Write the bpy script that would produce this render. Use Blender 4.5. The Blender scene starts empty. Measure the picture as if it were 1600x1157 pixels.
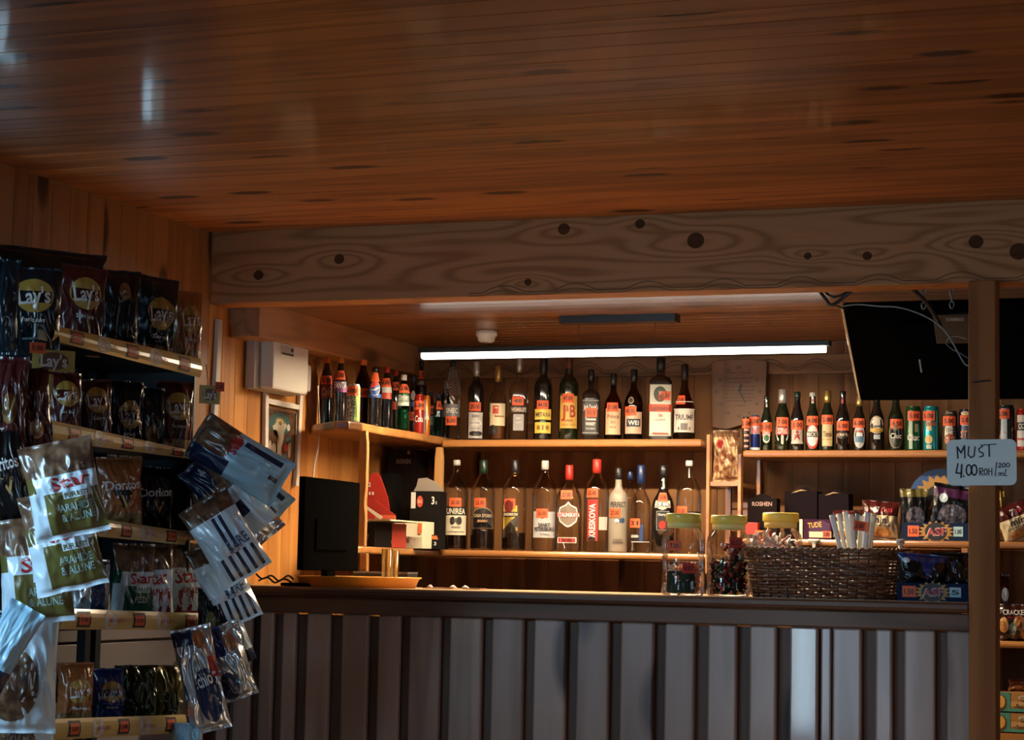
import bpy, math, random
from mathutils import Vector, Matrix, Euler, noise
random.seed(7)
SC = bpy.context.scene
COL = SC.collection
# ------------------------------------------------------------------ camera
FPX, PITCH, YAW, ROLL = 3292.25, .0950042, -.35283435, .01981447
CAM = Vector((0, -5.6, 1.2))
cy, sy = math.cos(YAW), math.sin(YAW)
FW = Vector((sy*math.cos(PITCH), cy*math.cos(PITCH), math.sin(PITCH)))
RT = Vector((cy, -sy, 0)); UP = RT.cross(FW)
CR = RT*math.cos(ROLL)+UP*math.sin(ROLL); CU = UP*math.cos(ROLL)-RT*math.sin(ROLL)
cd = bpy.data.cameras.new('camera'); cam = bpy.data.objects.new('camera', cd); COL.objects.link(cam)
M4 = Matrix((CR, CU, -FW)).transposed().to_4x4(); M4.translation = CAM
cam.matrix_world = M4
cd.sensor_width = 36; cd.lens = FPX*36/1600; cd.clip_start = .05
SC.camera = cam
def on(ax, u, v, c):                      # point seen at pixel (u,v) lying on the plane axis=c
    d = FW+CR*((u-800)/FPX)-CU*((v-578.5)/FPX)
    return CAM+d*((c-CAM[ax])/d[ax])
# ------------------------------------------------------------------ world, light, exposure
w = bpy.data.worlds.new('world'); SC.world = w; w.use_nodes = True
w.node_tree.nodes['Background'].inputs[0].default_value = (.45, .7, 1, 1)
w.node_tree.nodes['Background'].inputs[1].default_value = .3
def area(name, loc, direction, sx, sy_, power, col, spread=180):
    l = bpy.data.lights.new(name, 'AREA'); l.shape = 'RECTANGLE'; l.size = sx; l.size_y = sy_
    l.energy = power; l.color = col; l.spread = math.radians(spread)
    o = bpy.data.objects.new(name, l); COL.objects.link(o); o.location = loc
    o.rotation_euler = Vector(direction).to_track_quat('-Z', 'Y').to_euler(); return o
LAMP_X0, LAMP_X1, LAMP_Y, LAMP_Z = -2.62, -1.285, .65, 1.893
area('lamp_light', ((LAMP_X0+LAMP_X1)/2, LAMP_Y, LAMP_Z-.021), (0, 0, -1), 1.3, .03, 48, (1, .77, .50))
area('door_daylight', (-2.55, -7.56, 1.05), (0, 1, -.25), .8, 1.9, 7.5, (.60, .79, 1), 140)
area('near_window_daylight', (-3.22, -3.20, 1.66), (1, 2.0, -1.05), .9, .8, 19, (.44, .74, 1), 90)
area('window_daylight', (.7, -7.56, 1.45), (-.1, 1, -.3), 1.5, .9, 2.5, (.66, .82, 1), 120)
area('added_side_daylight', (-3.10, -1.09, 1.86), (1, 0, .0), .26, .18, 1.2, (.50, .80, 1))  # hidden light pair added for the blue streaks reflected in the ceiling
area('added_side_daylight', (-3.10, -.36, 1.86), (1, 0, .0), .18, .18, 1.0, (.50, .80, 1))
area('door_gap_daylight', (-2.875, -7.555, .80), (0, 1, 0), .15, 1.1, 11, (.62, .84, 1))
area('added_right_daylight', (2.56, -1.9, 1.3), (-1, .1, -.5), 1.4, .9, 7, (.75, .86, 1), 120)  # unseen light from the right, added for ceiling glow and board edges
sl = bpy.data.lights.new('added_sun', 'SUN'); sl.energy = 11; sl.angle = math.radians(1.5); sl.color = (1, .80, .58)  # added so its patch on the floor bounces warm light up to ceiling and beam
so = bpy.data.objects.new('added_sun', sl); COL.objects.link(so); so.location = (5, -3, 4)
so.rotation_euler = Vector((-3.7, 1.15, -1.5)).to_track_quat('-Z', 'Y').to_euler()
SC.view_settings.view_transform = 'Standard'; SC.view_settings.look = 'None'
SC.view_settings.exposure = 0.0; SC.view_settings.gamma = 1; SC.view_settings.use_curve_mapping = False
try:
    SC.cycles.use_denoising = True; SC.cycles.max_bounces = 8; SC.cycles.transparent_max_bounces = 24
    SC.cycles.sample_clamp_indirect = 4; SC.cycles.caustics_refractive = False; SC.cycles.caustics_reflective = False
except Exception: pass
# ------------------------------------------------------------------ materials
_m = {}
def pm(name, col, rough=.5, metal=0, spec=.5, coat=0, emis=None, trans=0, bump=0, bscale=80):
    if name in _m: return _m[name]
    m = bpy.data.materials.new(name); m.use_nodes = True; b = m.node_tree.nodes['Principled BSDF']
    b.inputs['Base Color'].default_value = (*col, 1); b.inputs['Roughness'].default_value = rough
    b.inputs['Metallic'].default_value = metal; b.inputs['Specular IOR Level'].default_value = spec
    b.inputs['Coat Weight'].default_value = coat; b.inputs['Coat Roughness'].default_value = .12
    b.inputs['Transmission Weight'].default_value = trans
    if emis: b.inputs['Emission Color'].default_value = (*emis[:3], 1); b.inputs['Emission Strength'].default_value = emis[3]
    if bump:
        n = m.node_tree.nodes.new('ShaderNodeTexNoise'); n.inputs['Scale'].default_value = bscale; n.inputs['Detail'].default_value = 3
        bp = m.node_tree.nodes.new('ShaderNodeBump'); bp.inputs['Strength'].default_value = bump; bp.inputs['Distance'].default_value = .004
        tc = m.node_tree.nodes.new('ShaderNodeTexCoord')
        m.node_tree.links.new(tc.outputs['Object'], n.inputs['Vector'])
        m.node_tree.links.new(n.outputs['Fac'], bp.inputs['Height']); m.node_tree.links.new(bp.outputs[0], b.inputs['Normal'])
    _m[name] = m; return m
def C(*c, r=.45, coat=0, metal=0):        # plain printed colour
    k = 'ink_%.3f_%.3f_%.3f_%.2f_%.1f_%.1f' % (*c, r, coat, metal)
    return pm(k, c, r, metal, .5, coat)
def mottled(name, c1, c2, scale=60, rough=.3, coat=.6):
    if name in _m: return _m[name]
    m = pm(name, c1, rough, 0, .5, coat); nt = m.node_tree
    n = nt.nodes.new('ShaderNodeTexNoise'); n.inputs['Scale'].default_value = scale; n.inputs['Detail'].default_value = 2
    r = nt.nodes.new('ShaderNodeValToRGB'); r.color_ramp.elements[0].position = .38; r.color_ramp.elements[1].position = .62
    r.color_ramp.elements[0].color = (*c1, 1); r.color_ramp.elements[1].color = (*c2, 1)
    tc = nt.nodes.new('ShaderNodeTexCoord'); nt.links.new(tc.outputs['Object'], n.inputs['Vector'])
    nt.links.new(n.outputs['Fac'], r.inputs[0]); nt.links.new(r.outputs[0], nt.nodes['Principled BSDF'].inputs['Base Color'])
    return m
def glass(name, col, edge, gloss_col=(1, 1, 1)):
    """thin bottle glass: clear in the middle, deeper tint where seen edge-on, fresnel reflection"""
    if name in _m: return _m[name]
    m = bpy.data.materials.new(name); m.use_nodes = True; nt = m.node_tree; nt.nodes.clear(); L = nt.links.new
    out = nt.nodes.new('ShaderNodeOutputMaterial'); mix = nt.nodes.new('ShaderNodeMixShader')
    tr = nt.nodes.new('ShaderNodeBsdfTransparent'); gl = nt.nodes.new('ShaderNodeBsdfGlossy'); gl.inputs['Roughness'].default_value = .04
    lw = nt.nodes.new('ShaderNodeLayerWeight'); lw.inputs['Blend'].default_value = .22
    mc = nt.nodes.new('ShaderNodeMix'); mc.data_type = 'RGBA'
    fr = nt.nodes.new('ShaderNodeFresnel'); fr.inputs['IOR'].default_value = 1.38
    mc.inputs[6].default_value = (*col, 1); mc.inputs[7].default_value = (*edge, 1)
    gl.inputs['Color'].default_value = (*gloss_col, 1)
    L(lw.outputs['Facing'], mc.inputs[0]); L(mc.outputs[2], tr.inputs['Color'])
    mn_ = nt.nodes.new('ShaderNodeMath'); mn_.operation = 'MINIMUM'; mn_.inputs[1].default_value = .72; L(fr.outputs[0], mn_.inputs[0]); L(mn_.outputs[0], mix.inputs[0]); L(tr.outputs[0], mix.inputs[1]); L(gl.outputs[0], mix.inputs[2]); L(mix.outputs[0], out.inputs[0])
    _m[name] = m; return m
def wood(name, light, dark, grain=0, plank=None, pw=.09, rough=.35, coat=.3, rings=7., fine=.35, knots=(), kn_axes=(0, 2), vor=0., var=.35, bump=.15, spec=.5, ctr=.18):
    """procedural pine: contour rings stretched along `grain`, fine fibres, knots, per-plank tone"""
    m = bpy.data.materials.new(name); m.use_nodes = True; nt = m.node_tree; L = nt.links.new
    b = nt.nodes['Principled BSDF']
    def nd(t, **k):
        n = nt.nodes.new(t)
        for a, v in k.items(): setattr(n, a, v)
        return n
    def mth(op, a, b_=None, c=None):
        n = nd('ShaderNodeMath', operation=op)
        for i, x in enumerate((a, b_, c)):
            if x is None: continue
            if isinstance(x, (int, float)): n.inputs[i].default_value = x
            else: L(x, n.inputs[i])
        return n.outputs[0]
    tc = nd('ShaderNodeTexCoord'); sep = nd('ShaderNodeSeparateXYZ'); L(tc.outputs['Object'], sep.inputs[0])
    xyz = [sep.outputs[i] for i in range(3)]
    oi = nd('ShaderNodeObjectInfo'); rnd = oi.outputs['Random']
    if plank is not None:
        pid = mth('FLOOR', mth('DIVIDE', xyz[plank], pw))
        wn = nd('ShaderNodeTexWhiteNoise', noise_dimensions='1D'); L(mth('ADD', pid, .37), wn.inputs['W']); rnd = wn.outputs['Value']
    s = [9., 9., 9.]; s[grain] = .9
    comb = nd('ShaderNodeCombineXYZ')
    for i in range(3):
        L(mth('ADD', mth('MULTIPLY', xyz[i], s[i]), mth('MULTIPLY', rnd, 17.+5*i)), comb.inputs[i])
    n1 = nd('ShaderNodeTexNoise'); n1.inputs['Scale'].default_value = 1; n1.inputs['Detail'].default_value = 1.5; L(comb.outputs[0], n1.inputs['Vector'])
    field = mth('MULTIPLY', n1.outputs['Fac'], rings)
    kmask = None
    for (kx, kz, kr) in knots:
        dx = mth('DIVIDE', mth('SUBTRACT', xyz[kn_axes[0]], kx), kr*(3.4 if grain == kn_axes[0] else 1))
        dz = mth('DIVIDE', mth('SUBTRACT', xyz[kn_axes[1]], kz), kr*(2.2 if grain == kn_axes[1] else 1))
        d2 = mth('ADD', mth('MULTIPLY', dx, dx), mth('MULTIPLY', dz, dz))
        e = mth('POWER', 2.718, mth('MULTIPLY', d2, -.35)); field = mth('ADD', field, mth('MULTIPLY', e, 2.6))
        dx2 = mth('MULTIPLY', dx, (3.1 if grain == kn_axes[0] else 1.)); k = mth('LESS_THAN', mth('ADD', mth('MULTIPLY', dx2, dx2), mth('MULTIPLY', dz, dz)), .55)
        kmask = k if kmask is None else mth('MAXIMUM', kmask, k)
    if vor:
        s2 = [7., 7., 7.]; s2[grain] = 2.6
        cb = nd('ShaderNodeCombineXYZ')
        for i in range(3): L(mth('ADD', mth('MULTIPLY', xyz[i], s2[i]*vor), mth('MULTIPLY', rnd, 9.)), cb.inputs[i])
        vo = nd('ShaderNodeTexVoronoi'); vo.inputs['Scale'].default_value = 1; L(cb.outputs[0], vo.inputs['Vector'])
        k = mth('SMOOTH_MIN', 1., mth('MAXIMUM', mth('MULTIPLY', mth('SUBTRACT', .20, vo.outputs['Distance']), 14.), 0.), .1)
        kmask = k if kmask is None else mth('MAXIMUM', kmask, k)
    ring = mth('POWER', mth('MULTIPLY', mth('ADD', mth('SINE', mth('MULTIPLY', field, 6.283)), 1.), .5), 2.5)
    s3 = [160., 160., 160.]; s3[grain] = 5.
    cf = nd('ShaderNodeCombineXYZ')
    for i in range(3): L(mth('MULTIPLY', xyz[i], s3[i]), cf.inputs[i])
    n2 = nd('ShaderNodeTexNoise'); n2.inputs['Scale'].default_value = 1; n2.inputs['Detail'].default_value = 3; L(cf.outputs[0], n2.inputs['Vector'])
    fac = mth('MINIMUM', mth('ADD', mth('MULTIPLY', ring, .62), mth('MULTIPLY', n2.outputs['Fac'], fine)), 1.)
    mx = nd('ShaderNodeMix', data_type='RGBA'); mx.inputs[6].default_value = (*light, 1); mx.inputs[7].default_value = (*dark, 1); L(fac, mx.inputs[0])
    hs = nd('ShaderNodeHueSaturation'); L(mx.outputs[2], hs.inputs['Color']); L(mth('ADD', mth('MULTIPLY', rnd, var), 1-var/2), hs.inputs['Value'])
    col = hs.outputs[0]
    if kmask is not None:
        mk = nd('ShaderNodeMix', data_type='RGBA'); L(mth('MULTIPLY', kmask, .9), mk.inputs[0]); L(col, mk.inputs[6]); mk.inputs[7].default_value = (dark[0]*.18, dark[1]*.15, dark[2]*.15, 1); col = mk.outputs[2]
    L(col, b.inputs['Base Color']); b.inputs['Roughness'].default_value = rough; b.inputs['Coat Weight'].default_value = coat; b.inputs['Coat Roughness'].default_value = ctr
    b.inputs['Specular IOR Level'].default_value = spec
    bp = nd('ShaderNodeBump'); bp.inputs['Strength'].default_value = bump; bp.inputs['Distance'].default_value = .002; L(fac, bp.inputs['Height']); L(bp.outputs[0], b.inputs['Normal'])
    _m[name] = m; return m
# ------------------------------------------------------------------ mesh builder
_tx = {}
def text_geo(s):
    if s in _tx: return _tx[s]
    cu = bpy.data.curves.new('t', 'FONT'); cu.body = s; cu.size = 1; cu.resolution_u = 2; cu.offset = .022
    o = bpy.data.objects.new('t', cu); COL.objects.link(o)
    dg = bpy.context.evaluated_depsgraph_get(); me = bpy.data.meshes.new_from_object(o.evaluated_get(dg))
    vs = [(v.co.x, v.co.y) for v in me.vertices]; fs = [tuple(p.vertices) for p in me.polygons]
    bpy.data.objects.remove(o); bpy.data.curves.remove(cu); bpy.data.meshes.remove(me)
    if vs:
        x0 = min(a for a, b in vs); x1 = max(a for a, b in vs); y0 = min(b for a, b in vs); y1 = max(b for a, b in vs)
        h = .70; vs = [((a-(x0+x1)/2)/h, (b-h/2)/h) for a, b in vs]; wd = (x1-x0)/h
    else: wd = 1
    _tx[s] = (vs, fs, wd); return _tx[s]
class G:
    def __init__(s): s.v = []; s.f = []; s.m = []; s.s = []; s.mats = []; s.T = None
    def mi(s, m):
        if m not in s.mats: s.mats.append(m)
        return s.mats.index(m)
    def add(s, vs, fs, m, smooth=False):
        o = len(s.v); k = s.mi(m)
        s.v += [(s.T @ Vector(p))[:] if s.T else tuple(p) for p in vs]
        for f in fs: s.f.append([i+o for i in f]); s.m.append(k); s.s.append(smooth)
    def box(s, x0, x1, y0, y1, z0, z1, m):
        v = [(x, y, z) for x in (x0, x1) for y in (y0, y1) for z in (z0, z1)]
        s.add(v, [(0, 1, 3, 2), (4, 6, 7, 5), (0, 4, 5, 1), (2, 3, 7, 6), (0, 2, 6, 4), (1, 5, 7, 3)], m); return s
    def lathe(s, prof, m, n=24, ax=1., ay=1., p=2., smooth=True, cap0=True, cap1=True, c=(0, 0, 0)):
        vs = []; fs = []
        for r, z in prof:
            for i in range(n):
                a = 2*math.pi*i/n; ca, sa = math.cos(a), math.sin(a)
                k = (abs(ca)**p+abs(sa)**p)**(-1/p) if p != 2 else 1
                vs.append((c[0]+r*ax*ca*k, c[1]+r*ay*sa*k, c[2]+z))
        for j in range(len(prof)-1):
            for i in range(n):
                a = j*n+i; b = j*n+(i+1) % n; fs.append((a, b, b+n, a+n))
        if cap0: fs.append(tuple(range(n-1, -1, -1)))
        if cap1: fs.append(tuple(range((len(prof)-1)*n, len(prof)*n)))
        s.add(vs, fs, m, smooth); return s
    def tube(s, pts, r, m, n=8, smooth=True):
        pts = [Vector(p) for p in pts]; vs = []; fs = []; rr = r if isinstance(r, (list, tuple)) else [r]*len(pts)
        for i, p in enumerate(pts):
            t = (pts[min(i+1, len(pts)-1)]-pts[max(i-1, 0)]).normalized()
            a = t.cross(Vector((0, 0, 1)) if abs(t.z) < .9 else Vector((1, 0, 0))).normalized(); b = t.cross(a)
            for k in range(n):
                th = 2*math.pi*k/n; vs.append(p+(a*math.cos(th)+b*math.sin(th))*rr[i])
        for j in range(len(pts)-1):
            for k in range(n): fs.append((j*n+k, j*n+(k+1) % n, (j+1)*n+(k+1) % n, (j+1)*n+k))
        fs.append(tuple(range(n-1, -1, -1))); fs.append(tuple(range((len(pts)-1)*n, len(pts)*n)))
        s.add(vs, fs, m, smooth); return s
    def prism(s, out, d0, d1, m, axis=1):  # outline (a,b) in the plane normal to axis, extruded d0..d1
        n = len(out)
        def q(a, b, d): return {1: (a, d, b), 0: (d, a, b), 2: (a, b, d)}[axis]
        vs = [q(a, b, d0) for a, b in out]+[q(a, b, d1) for a, b in out]
        fs = [tuple(range(n)), tuple(range(2*n-1, n-1, -1))]+[(i, i+n, (i+1) % n+n, (i+1) % n) for i in range(n)]
        s.add(vs, fs, m); return s
    def text(s, t, fn, x, z, h, m, width=None, rot=0, layer=3):
        vs, fs, wd = text_geo(t)
        sx = h if width is None else width/wd
        c_, s_ = math.cos(rot), math.sin(rot)
        s.add([fn(x+a*sx*c_-b*h*s_, z+a*sx*s_+b*h*c_, layer) for a, b in vs], fs, m)
        return s
    def patch(s, fn, x0, x1, z0, z1, m, layer=1, nx=1, nz=1):
        vs = [fn(x0+(x1-x0)*i/nx, z0+(z1-z0)*j/nz, layer) for j in range(nz+1) for i in range(nx+1)]
        s.add(vs, [(j*(nx+1)+i, j*(nx+1)+i+1, (j+1)*(nx+1)+i+1, (j+1)*(nx+1)+i) for j in range(nz) for i in range(nx)], m); return s
    def disc(s, fn, x, z, rx, rz, m, layer=1, n=20, pts=None):
        if pts is None: pts = [(math.cos(2*math.pi*i/n), math.sin(2*math.pi*i/n)) for i in range(n)]
        k = len(pts)
        s.add([fn(x, z, layer)]+[fn(x+a*rx, z+b*rz, layer) for a, b in pts], [(0, 1+i, 1+(i+1) % k) for i in range(k)], m); return s
    def build(s, name, parent=None, bevel=0, **props):
        me = bpy.data.meshes.new(name); me.from_pydata(s.v, [], s.f)
        for m in s.mats: me.materials.append(m)
        me.polygons.foreach_set('material_index', s.m); me.polygons.foreach_set('use_smooth', s.s); me.update()
        o = bpy.data.objects.new(name, me); COL.objects.link(o); o.parent = parent
        if bevel:
            b = o.modifiers.new('bevel', 'BEVEL'); b.width = bevel; b.segments = 2; b.limit_method = 'ANGLE'
        for k, v in props.items(): o[k] = v
        return o
def tag(o, label, cat, group=None):
    o['label'] = label; o['category'] = cat
    if group: o['group'] = group
    return o
def thing(name, label, cat, loc=(0, 0, 0), rot=(0, 0, 0), group=None):
    o = bpy.data.objects.new(name, None); COL.objects.link(o); o.location = loc; o.rotation_euler = rot; o.empty_display_size = .05
    return tag(o, label, cat, group)
def struct(o): o['kind'] = 'structure'; return o
# local surface maps
def flat(y=0., e=.0006): return lambda x, z, l: (x, y-e*l, z)
def decals(g, fn, items, W, H, nx=1):
    """items in fractions: x -1..1 of half width W, z 0..1 of height H"""
    l = 1
    for it in items:
        k = it[0]
        if k == 'r': g.patch(fn, it[1]*W, it[2]*W, it[3]*H, it[4]*H, C(*it[5]), l, max(1, int(nx*abs(it[2]-it[1])/2+.5)), 1 if nx < 2 else 2)
        elif k == 'm': g.patch(fn, it[1]*W, it[2]*W, it[3]*H, it[4]*H, it[5], l, nx, 2)
        elif k == 'e': g.disc(fn, it[1]*W, it[2]*H, it[3]*W, it[4]*H, C(*it[5]), l)
        elif k == 'g': g.disc(fn, it[1]*W, it[2]*H, it[3]*W, it[4]*H, C(*it[6]), l, pts=it[5])
        elif k == 't': g.text(it[1], fn, it[2]*W, it[3]*H, it[4]*H, C(*it[5]), None if len(it) < 7 or it[6] is None else it[6]*W, it[7] if len(it) > 7 else 0, l+1)
        if k != 't' or True: l += 1
    return g
BLK = (.012, .011, .011); WHT = (.75, .72, .66); CRM = (.72, .60, .38); RED = (.50, .035, .02); ORG = (.75, .11, .03); GLD = (.55, .36, .08); YEL = (.72, .52, .08)
# ------------------------------------------------------------------ woods
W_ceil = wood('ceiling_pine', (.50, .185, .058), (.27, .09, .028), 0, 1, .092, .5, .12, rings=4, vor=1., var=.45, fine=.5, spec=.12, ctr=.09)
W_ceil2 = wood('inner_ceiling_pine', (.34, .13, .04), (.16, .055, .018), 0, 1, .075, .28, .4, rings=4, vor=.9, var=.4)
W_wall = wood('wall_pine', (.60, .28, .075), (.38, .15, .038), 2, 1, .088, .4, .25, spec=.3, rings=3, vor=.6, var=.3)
W_wall_dim = wood('wall_pine_dimmed', (.34, .16, .06), (.20, .085, .03), 2, 1, .088, .45, .15, spec=.3, rings=3, vor=.8, var=.3)  # same wall pine, dimness outside the beam put into its colour
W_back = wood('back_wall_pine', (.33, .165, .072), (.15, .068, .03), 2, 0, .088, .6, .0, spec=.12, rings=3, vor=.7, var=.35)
bk = [on(1, a, b, 0) for a, b in ((1087, 376), (881, 358), (1000, 350), (1525, 378), (1592, 393), (1355, 400), (1262, 400), (825, 441), (404, 430), (530, 405))]
W_beam = wood('beam_pine', (.50, .25, .115), (.26, .115, .05), 0, None, rough=.75, coat=.0, spec=.08, rings=9, knots=[(p.x, p.z, r) for p, r in zip(bk, (.030, .022, .018, .024, .03, .016, .013, .014, .02, .02))], var=.05)
W_shelf = wood('shelf_pine', (.42, .19, .055), (.26, .10, .03), 0, None, rough=.3, coat=.4, rings=3, vor=.5, var=.2)
W_post = wood('post_pine', (.36, .145, .05), (.19, .07, .023), 2, None, rough=.6, spec=.12, coat=.0, rings=3, vor=.6, var=.1)
W_board = wood('counter_board', (.38, .275, .235), (.23, .16, .13), 2, None, rough=.36, coat=.8, rings=3.5, var=.25, vor=.5, ctr=.075)
W_gap = wood('counter_backing', (.13, .08, .06), (.075, .04, .03), 2, None, rough=.5, coat=.05, spec=.25, rings=3, vor=.5)
W_rail = wood('counter_rail', (.19, .10, .06), (.09, .045, .026), 0, None, rough=.45, spec=.25, coat=.12, rings=4)
W_top = wood('counter_top_wood', (.12, .06, .035), (.06, .028, .016), 0, None, rough=.4, spec=.3, coat=.12, rings=4)
# ------------------------------------------------------------------ room shell
XL, YB, ZC, ZI = -3.036, 1.5, 2.2, 2.0
XR, YR = 2.5, -7.5
def planks(axis_along, a0, a1, b0, b1, level, pw, m, normal, gro=.004, dep=.0025):
    """boards with V grooves. axis_along = board direction, b = axis across the boards"""
    g = G(); n0 = math.floor(b0/pw); prof = []
    k = n0
    while k*pw < b1:
        lo, hi = max(b0, k*pw), min(b1, (k+1)*pw)
        if hi-lo > .012: prof += [(lo, -dep), (lo+gro/2, 0), (hi-gro/2, 0), (hi, -dep)]
        k += 1
    vs = []
    for a in (a0, a1):
        for b, d in prof:
            if normal == 'z-': vs.append((a, b, level-d))
            elif normal == 'x+': vs.append((level+d, b, a))
            elif normal == 'y-': vs.append((b, level-d, a))
            elif normal == 'y+': vs.append((b, level+d, a))
            elif normal == 'x-': vs.append((level-d, b, a))
    n = len(prof); g.add(vs, [(i, i+1, i+1+n, i+n) for i in range(n-1)], m); return g
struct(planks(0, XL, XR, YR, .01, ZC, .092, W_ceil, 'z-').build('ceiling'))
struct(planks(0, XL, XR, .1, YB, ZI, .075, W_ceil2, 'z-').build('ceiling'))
# left wall, with small openings behind the snack rack, added for the ceiling reflections
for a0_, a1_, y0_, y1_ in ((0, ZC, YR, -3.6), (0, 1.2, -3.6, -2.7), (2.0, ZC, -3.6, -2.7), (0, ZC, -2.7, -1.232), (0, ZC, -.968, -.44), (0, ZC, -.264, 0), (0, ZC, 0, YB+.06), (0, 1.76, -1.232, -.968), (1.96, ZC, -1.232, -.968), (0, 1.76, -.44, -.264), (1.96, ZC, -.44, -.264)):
    struct(planks(2, a0_, a1_, y0_, y1_, XL, .088, W_wall if y0_ >= 0 else W_wall_dim, 'x+').build('wall_left'))
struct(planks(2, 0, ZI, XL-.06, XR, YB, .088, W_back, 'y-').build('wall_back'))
mfl = pm('floor_lino', (.26, .17, .10), .6)
g = G().box(XL, XR, YR, YB, -.04, 0, mfl); struct(g.build('floor'))
gr = G(); Mr = pm('rear_wall_paint', (.30, .19, .11), .6)
for x0, x1, z0, z1 in ((XL, -2.95, 0, ZC), (-2.15, -.05, 0, ZC), (1.45, XR, 0, ZC), (-2.95, -2.15, 2.0, ZC), (-.05, 1.45, 0, 1.0), (-.05, 1.45, 1.9, ZC), (-2.95, -2.15, 0, .1)):
    gr.box(x0, x1, YR-.05, YR, z0, z1, Mr)
struct(gr.build('wall_rear'))
gr = G()
for y0, y1, z0, z1 in ((YR, -2.6, 0, ZC), (-1.2, YB, 0, ZC), (-2.6, -1.2, 0, .85), (-2.6, -1.2, 1.75, ZC)):
    gr.box(XR, XR+.05, y0, y1, z0, z1, Mr)
struct(gr.build('wall_right'))
Mwf = pm('window_paint', (.5, .45, .4), .5)
def winframe(name, ax, lvl, a0, a1, z0, z1, mid=1):
    g = G(); t = .03
    def bx(p0, p1, q0, q1):
        if ax == 1: g.box(p0, p1, lvl-.03, lvl+.01, q0, q1, Mwf)
        else: g.box(lvl-.02, lvl+.02, p0, p1, q0, q1, Mwf)
    bx(a0, a0+t, z0, z1); bx(a1-t, a1, z0, z1); bx(a0, a1, z0, z0+t); bx(a0, a1, z1-t, z1)
    for k in range(1, mid+1):
        c = a0+(a1-a0)*k/(mid+1); bx(c-.012, c+.012, z0, z1)
    struct(g.build(name))
winframe('door_1', 1, YR, -2.95, -2.15, .1, 2.0, 0)
winframe('window_1', 1, YR, -.05, 1.45, 1.0, 1.9, 1)
winframe('added_window_2', 0, XL-.035, -1.232, -.968, 1.76, 1.96, 0)  # made-up opening hidden by the bags, frames the reflected light
winframe('window_5', 0, XL-.035, -3.6, -2.7, 1.2, 2.0, 1)
winframe('added_window_4', 0, XL-.035, -.44, -.264, 1.76, 1.96, 0)  # second made-up opening for the ceiling streaks
winframe('added_window_3', 0, XR+.02, -2.6, -1.2, .85, 1.75, 1)  # unseen opening added to let in the right-hand light
# beam with routed wave line along its lower edge
g = G().box(XL, 1.2, 0, .11, 1.982, ZC+.01, W_beam); struct(g.build('ceiling_beam', bevel=.004))
def wave_line(x0, x1, y, z, period, amp, r, m, arc=.42):
    g = G(); pts = []; x = x0
    while x <= x1:
        ph = ((x-x0) / period) % 1.; d = abs(ph-.5)/arc
        pts.append((x, y, z+(amp*math.cos(d*math.pi/2)**1.0 if d < 1 else 0))); x += period/28
    return g.tube(pts, r, m, 5)
W_line = wood('routed_line', (.16, .08, .04), (.10, .05, .03), 0, None, rough=.6, coat=0)
for k, (zz, am) in enumerate(((2.004, .020), (1.996, .014))):
    struct(wave_line(-2.2, 1.1, -.0001, zz-.012, .215, am, .0013, W_line, .30).build('trim_3'))
# left cross beam, fixed on the wall under the inner ceiling
W_cross = wood('cross_beam_pine', (.40, .20, .09), (.22, .10, .04), 1, None, rough=.5, coat=0, rings=5, var=.05, vor=.6)
g = G().box(XL, -2.93, .12, YB, 1.895, ZI+.01, W_cross); struct(g.build('ceiling_beam', bevel=.006))
# scalloped trim board on back wall
W_trim = wood('trim_pine', (.26, .15, .08), (.16, .085, .045), 0, None, spec=.15, rough=.6, coat=0, rings=6)
g = G().box(XL, XR, YB-.022, YB-.002, 1.890, 1.957, W_trim); struct(g.build('trim_1', bevel=.003))
for zz, am in ((1.912, .030), (1.903, .026)):
    struct(wave_line(-2.9, 1.0, YB-.0225, zz, .165, am, .0016, W_line, .36).build('trim_2'))
# post in front
PX0, PX1 = -.775, -.705
g = G().box(PX0, PX1, -.045, .04, 0, 1.982, W_post); struct(g.build('wooden_post', bevel=.004))
# ------------------------------------------------------------------ counter
ct = thing('bar_counter', 'long bar counter faced with pale upright boards over dark gaps', 'counter', (0, 0, 0))
g = G().box(XL+.01, PX0-.003, .03, .05, 0, 1.06, W_gap).build('backing_panel', ct)
zt = 1.066
for a, b in ((340, 356), (366, 392), (405, 426), (440, 461), (478, 514), (533, 574), (590, 624), (639, 687), (702, 752), (768, 817), (834, 884), (901, 951), (969.5, 1021), (1038.5, 1085), (1106, 1151), (1171, 1213), (1234, 1278), (1281, 1298), (1301, 1346), (1368, 1394), (1413, 1461), (1480, 1524)):
    xa, xb = on(1, a, 1050, .01).x, on(1, b, 1050, .01).x
    y0 = .006 if (a, b) != (1281, 1298) else .018
    o = G().box(xa, xb, y0, .029, .05, zt, W_board).build('board', ct, bevel=.006)
G().box(XL+.01, PX0-.003, -.004, .029, zt, 1.111, W_rail).build('rail', ct, bevel=.004)
tp = G()
out = [(.0, 1.112), (-.026, 1.116), (-.034, 1.124), (-.034, 1.134), (-.028, 1.140), (.60, 1.140), (.60, 1.112)]
tp.prism(out, XL+.01, PX0-.004, W_top, 0)
ctp = tag(tp.build('counter_top', bevel=0), 'dark varnished counter top with rounded front edge', 'counter top')
G().box(XL+.012, PX0-.006, .004, .596, 1.1402, 1.1412, wood('counter_surface', (.62, .42, .24), (.48, .30, .15), 0, None, rough=.3, coat=.3, rings=3)).build('pale_work_surface', ctp)
CTZ = 1.1413
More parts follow.
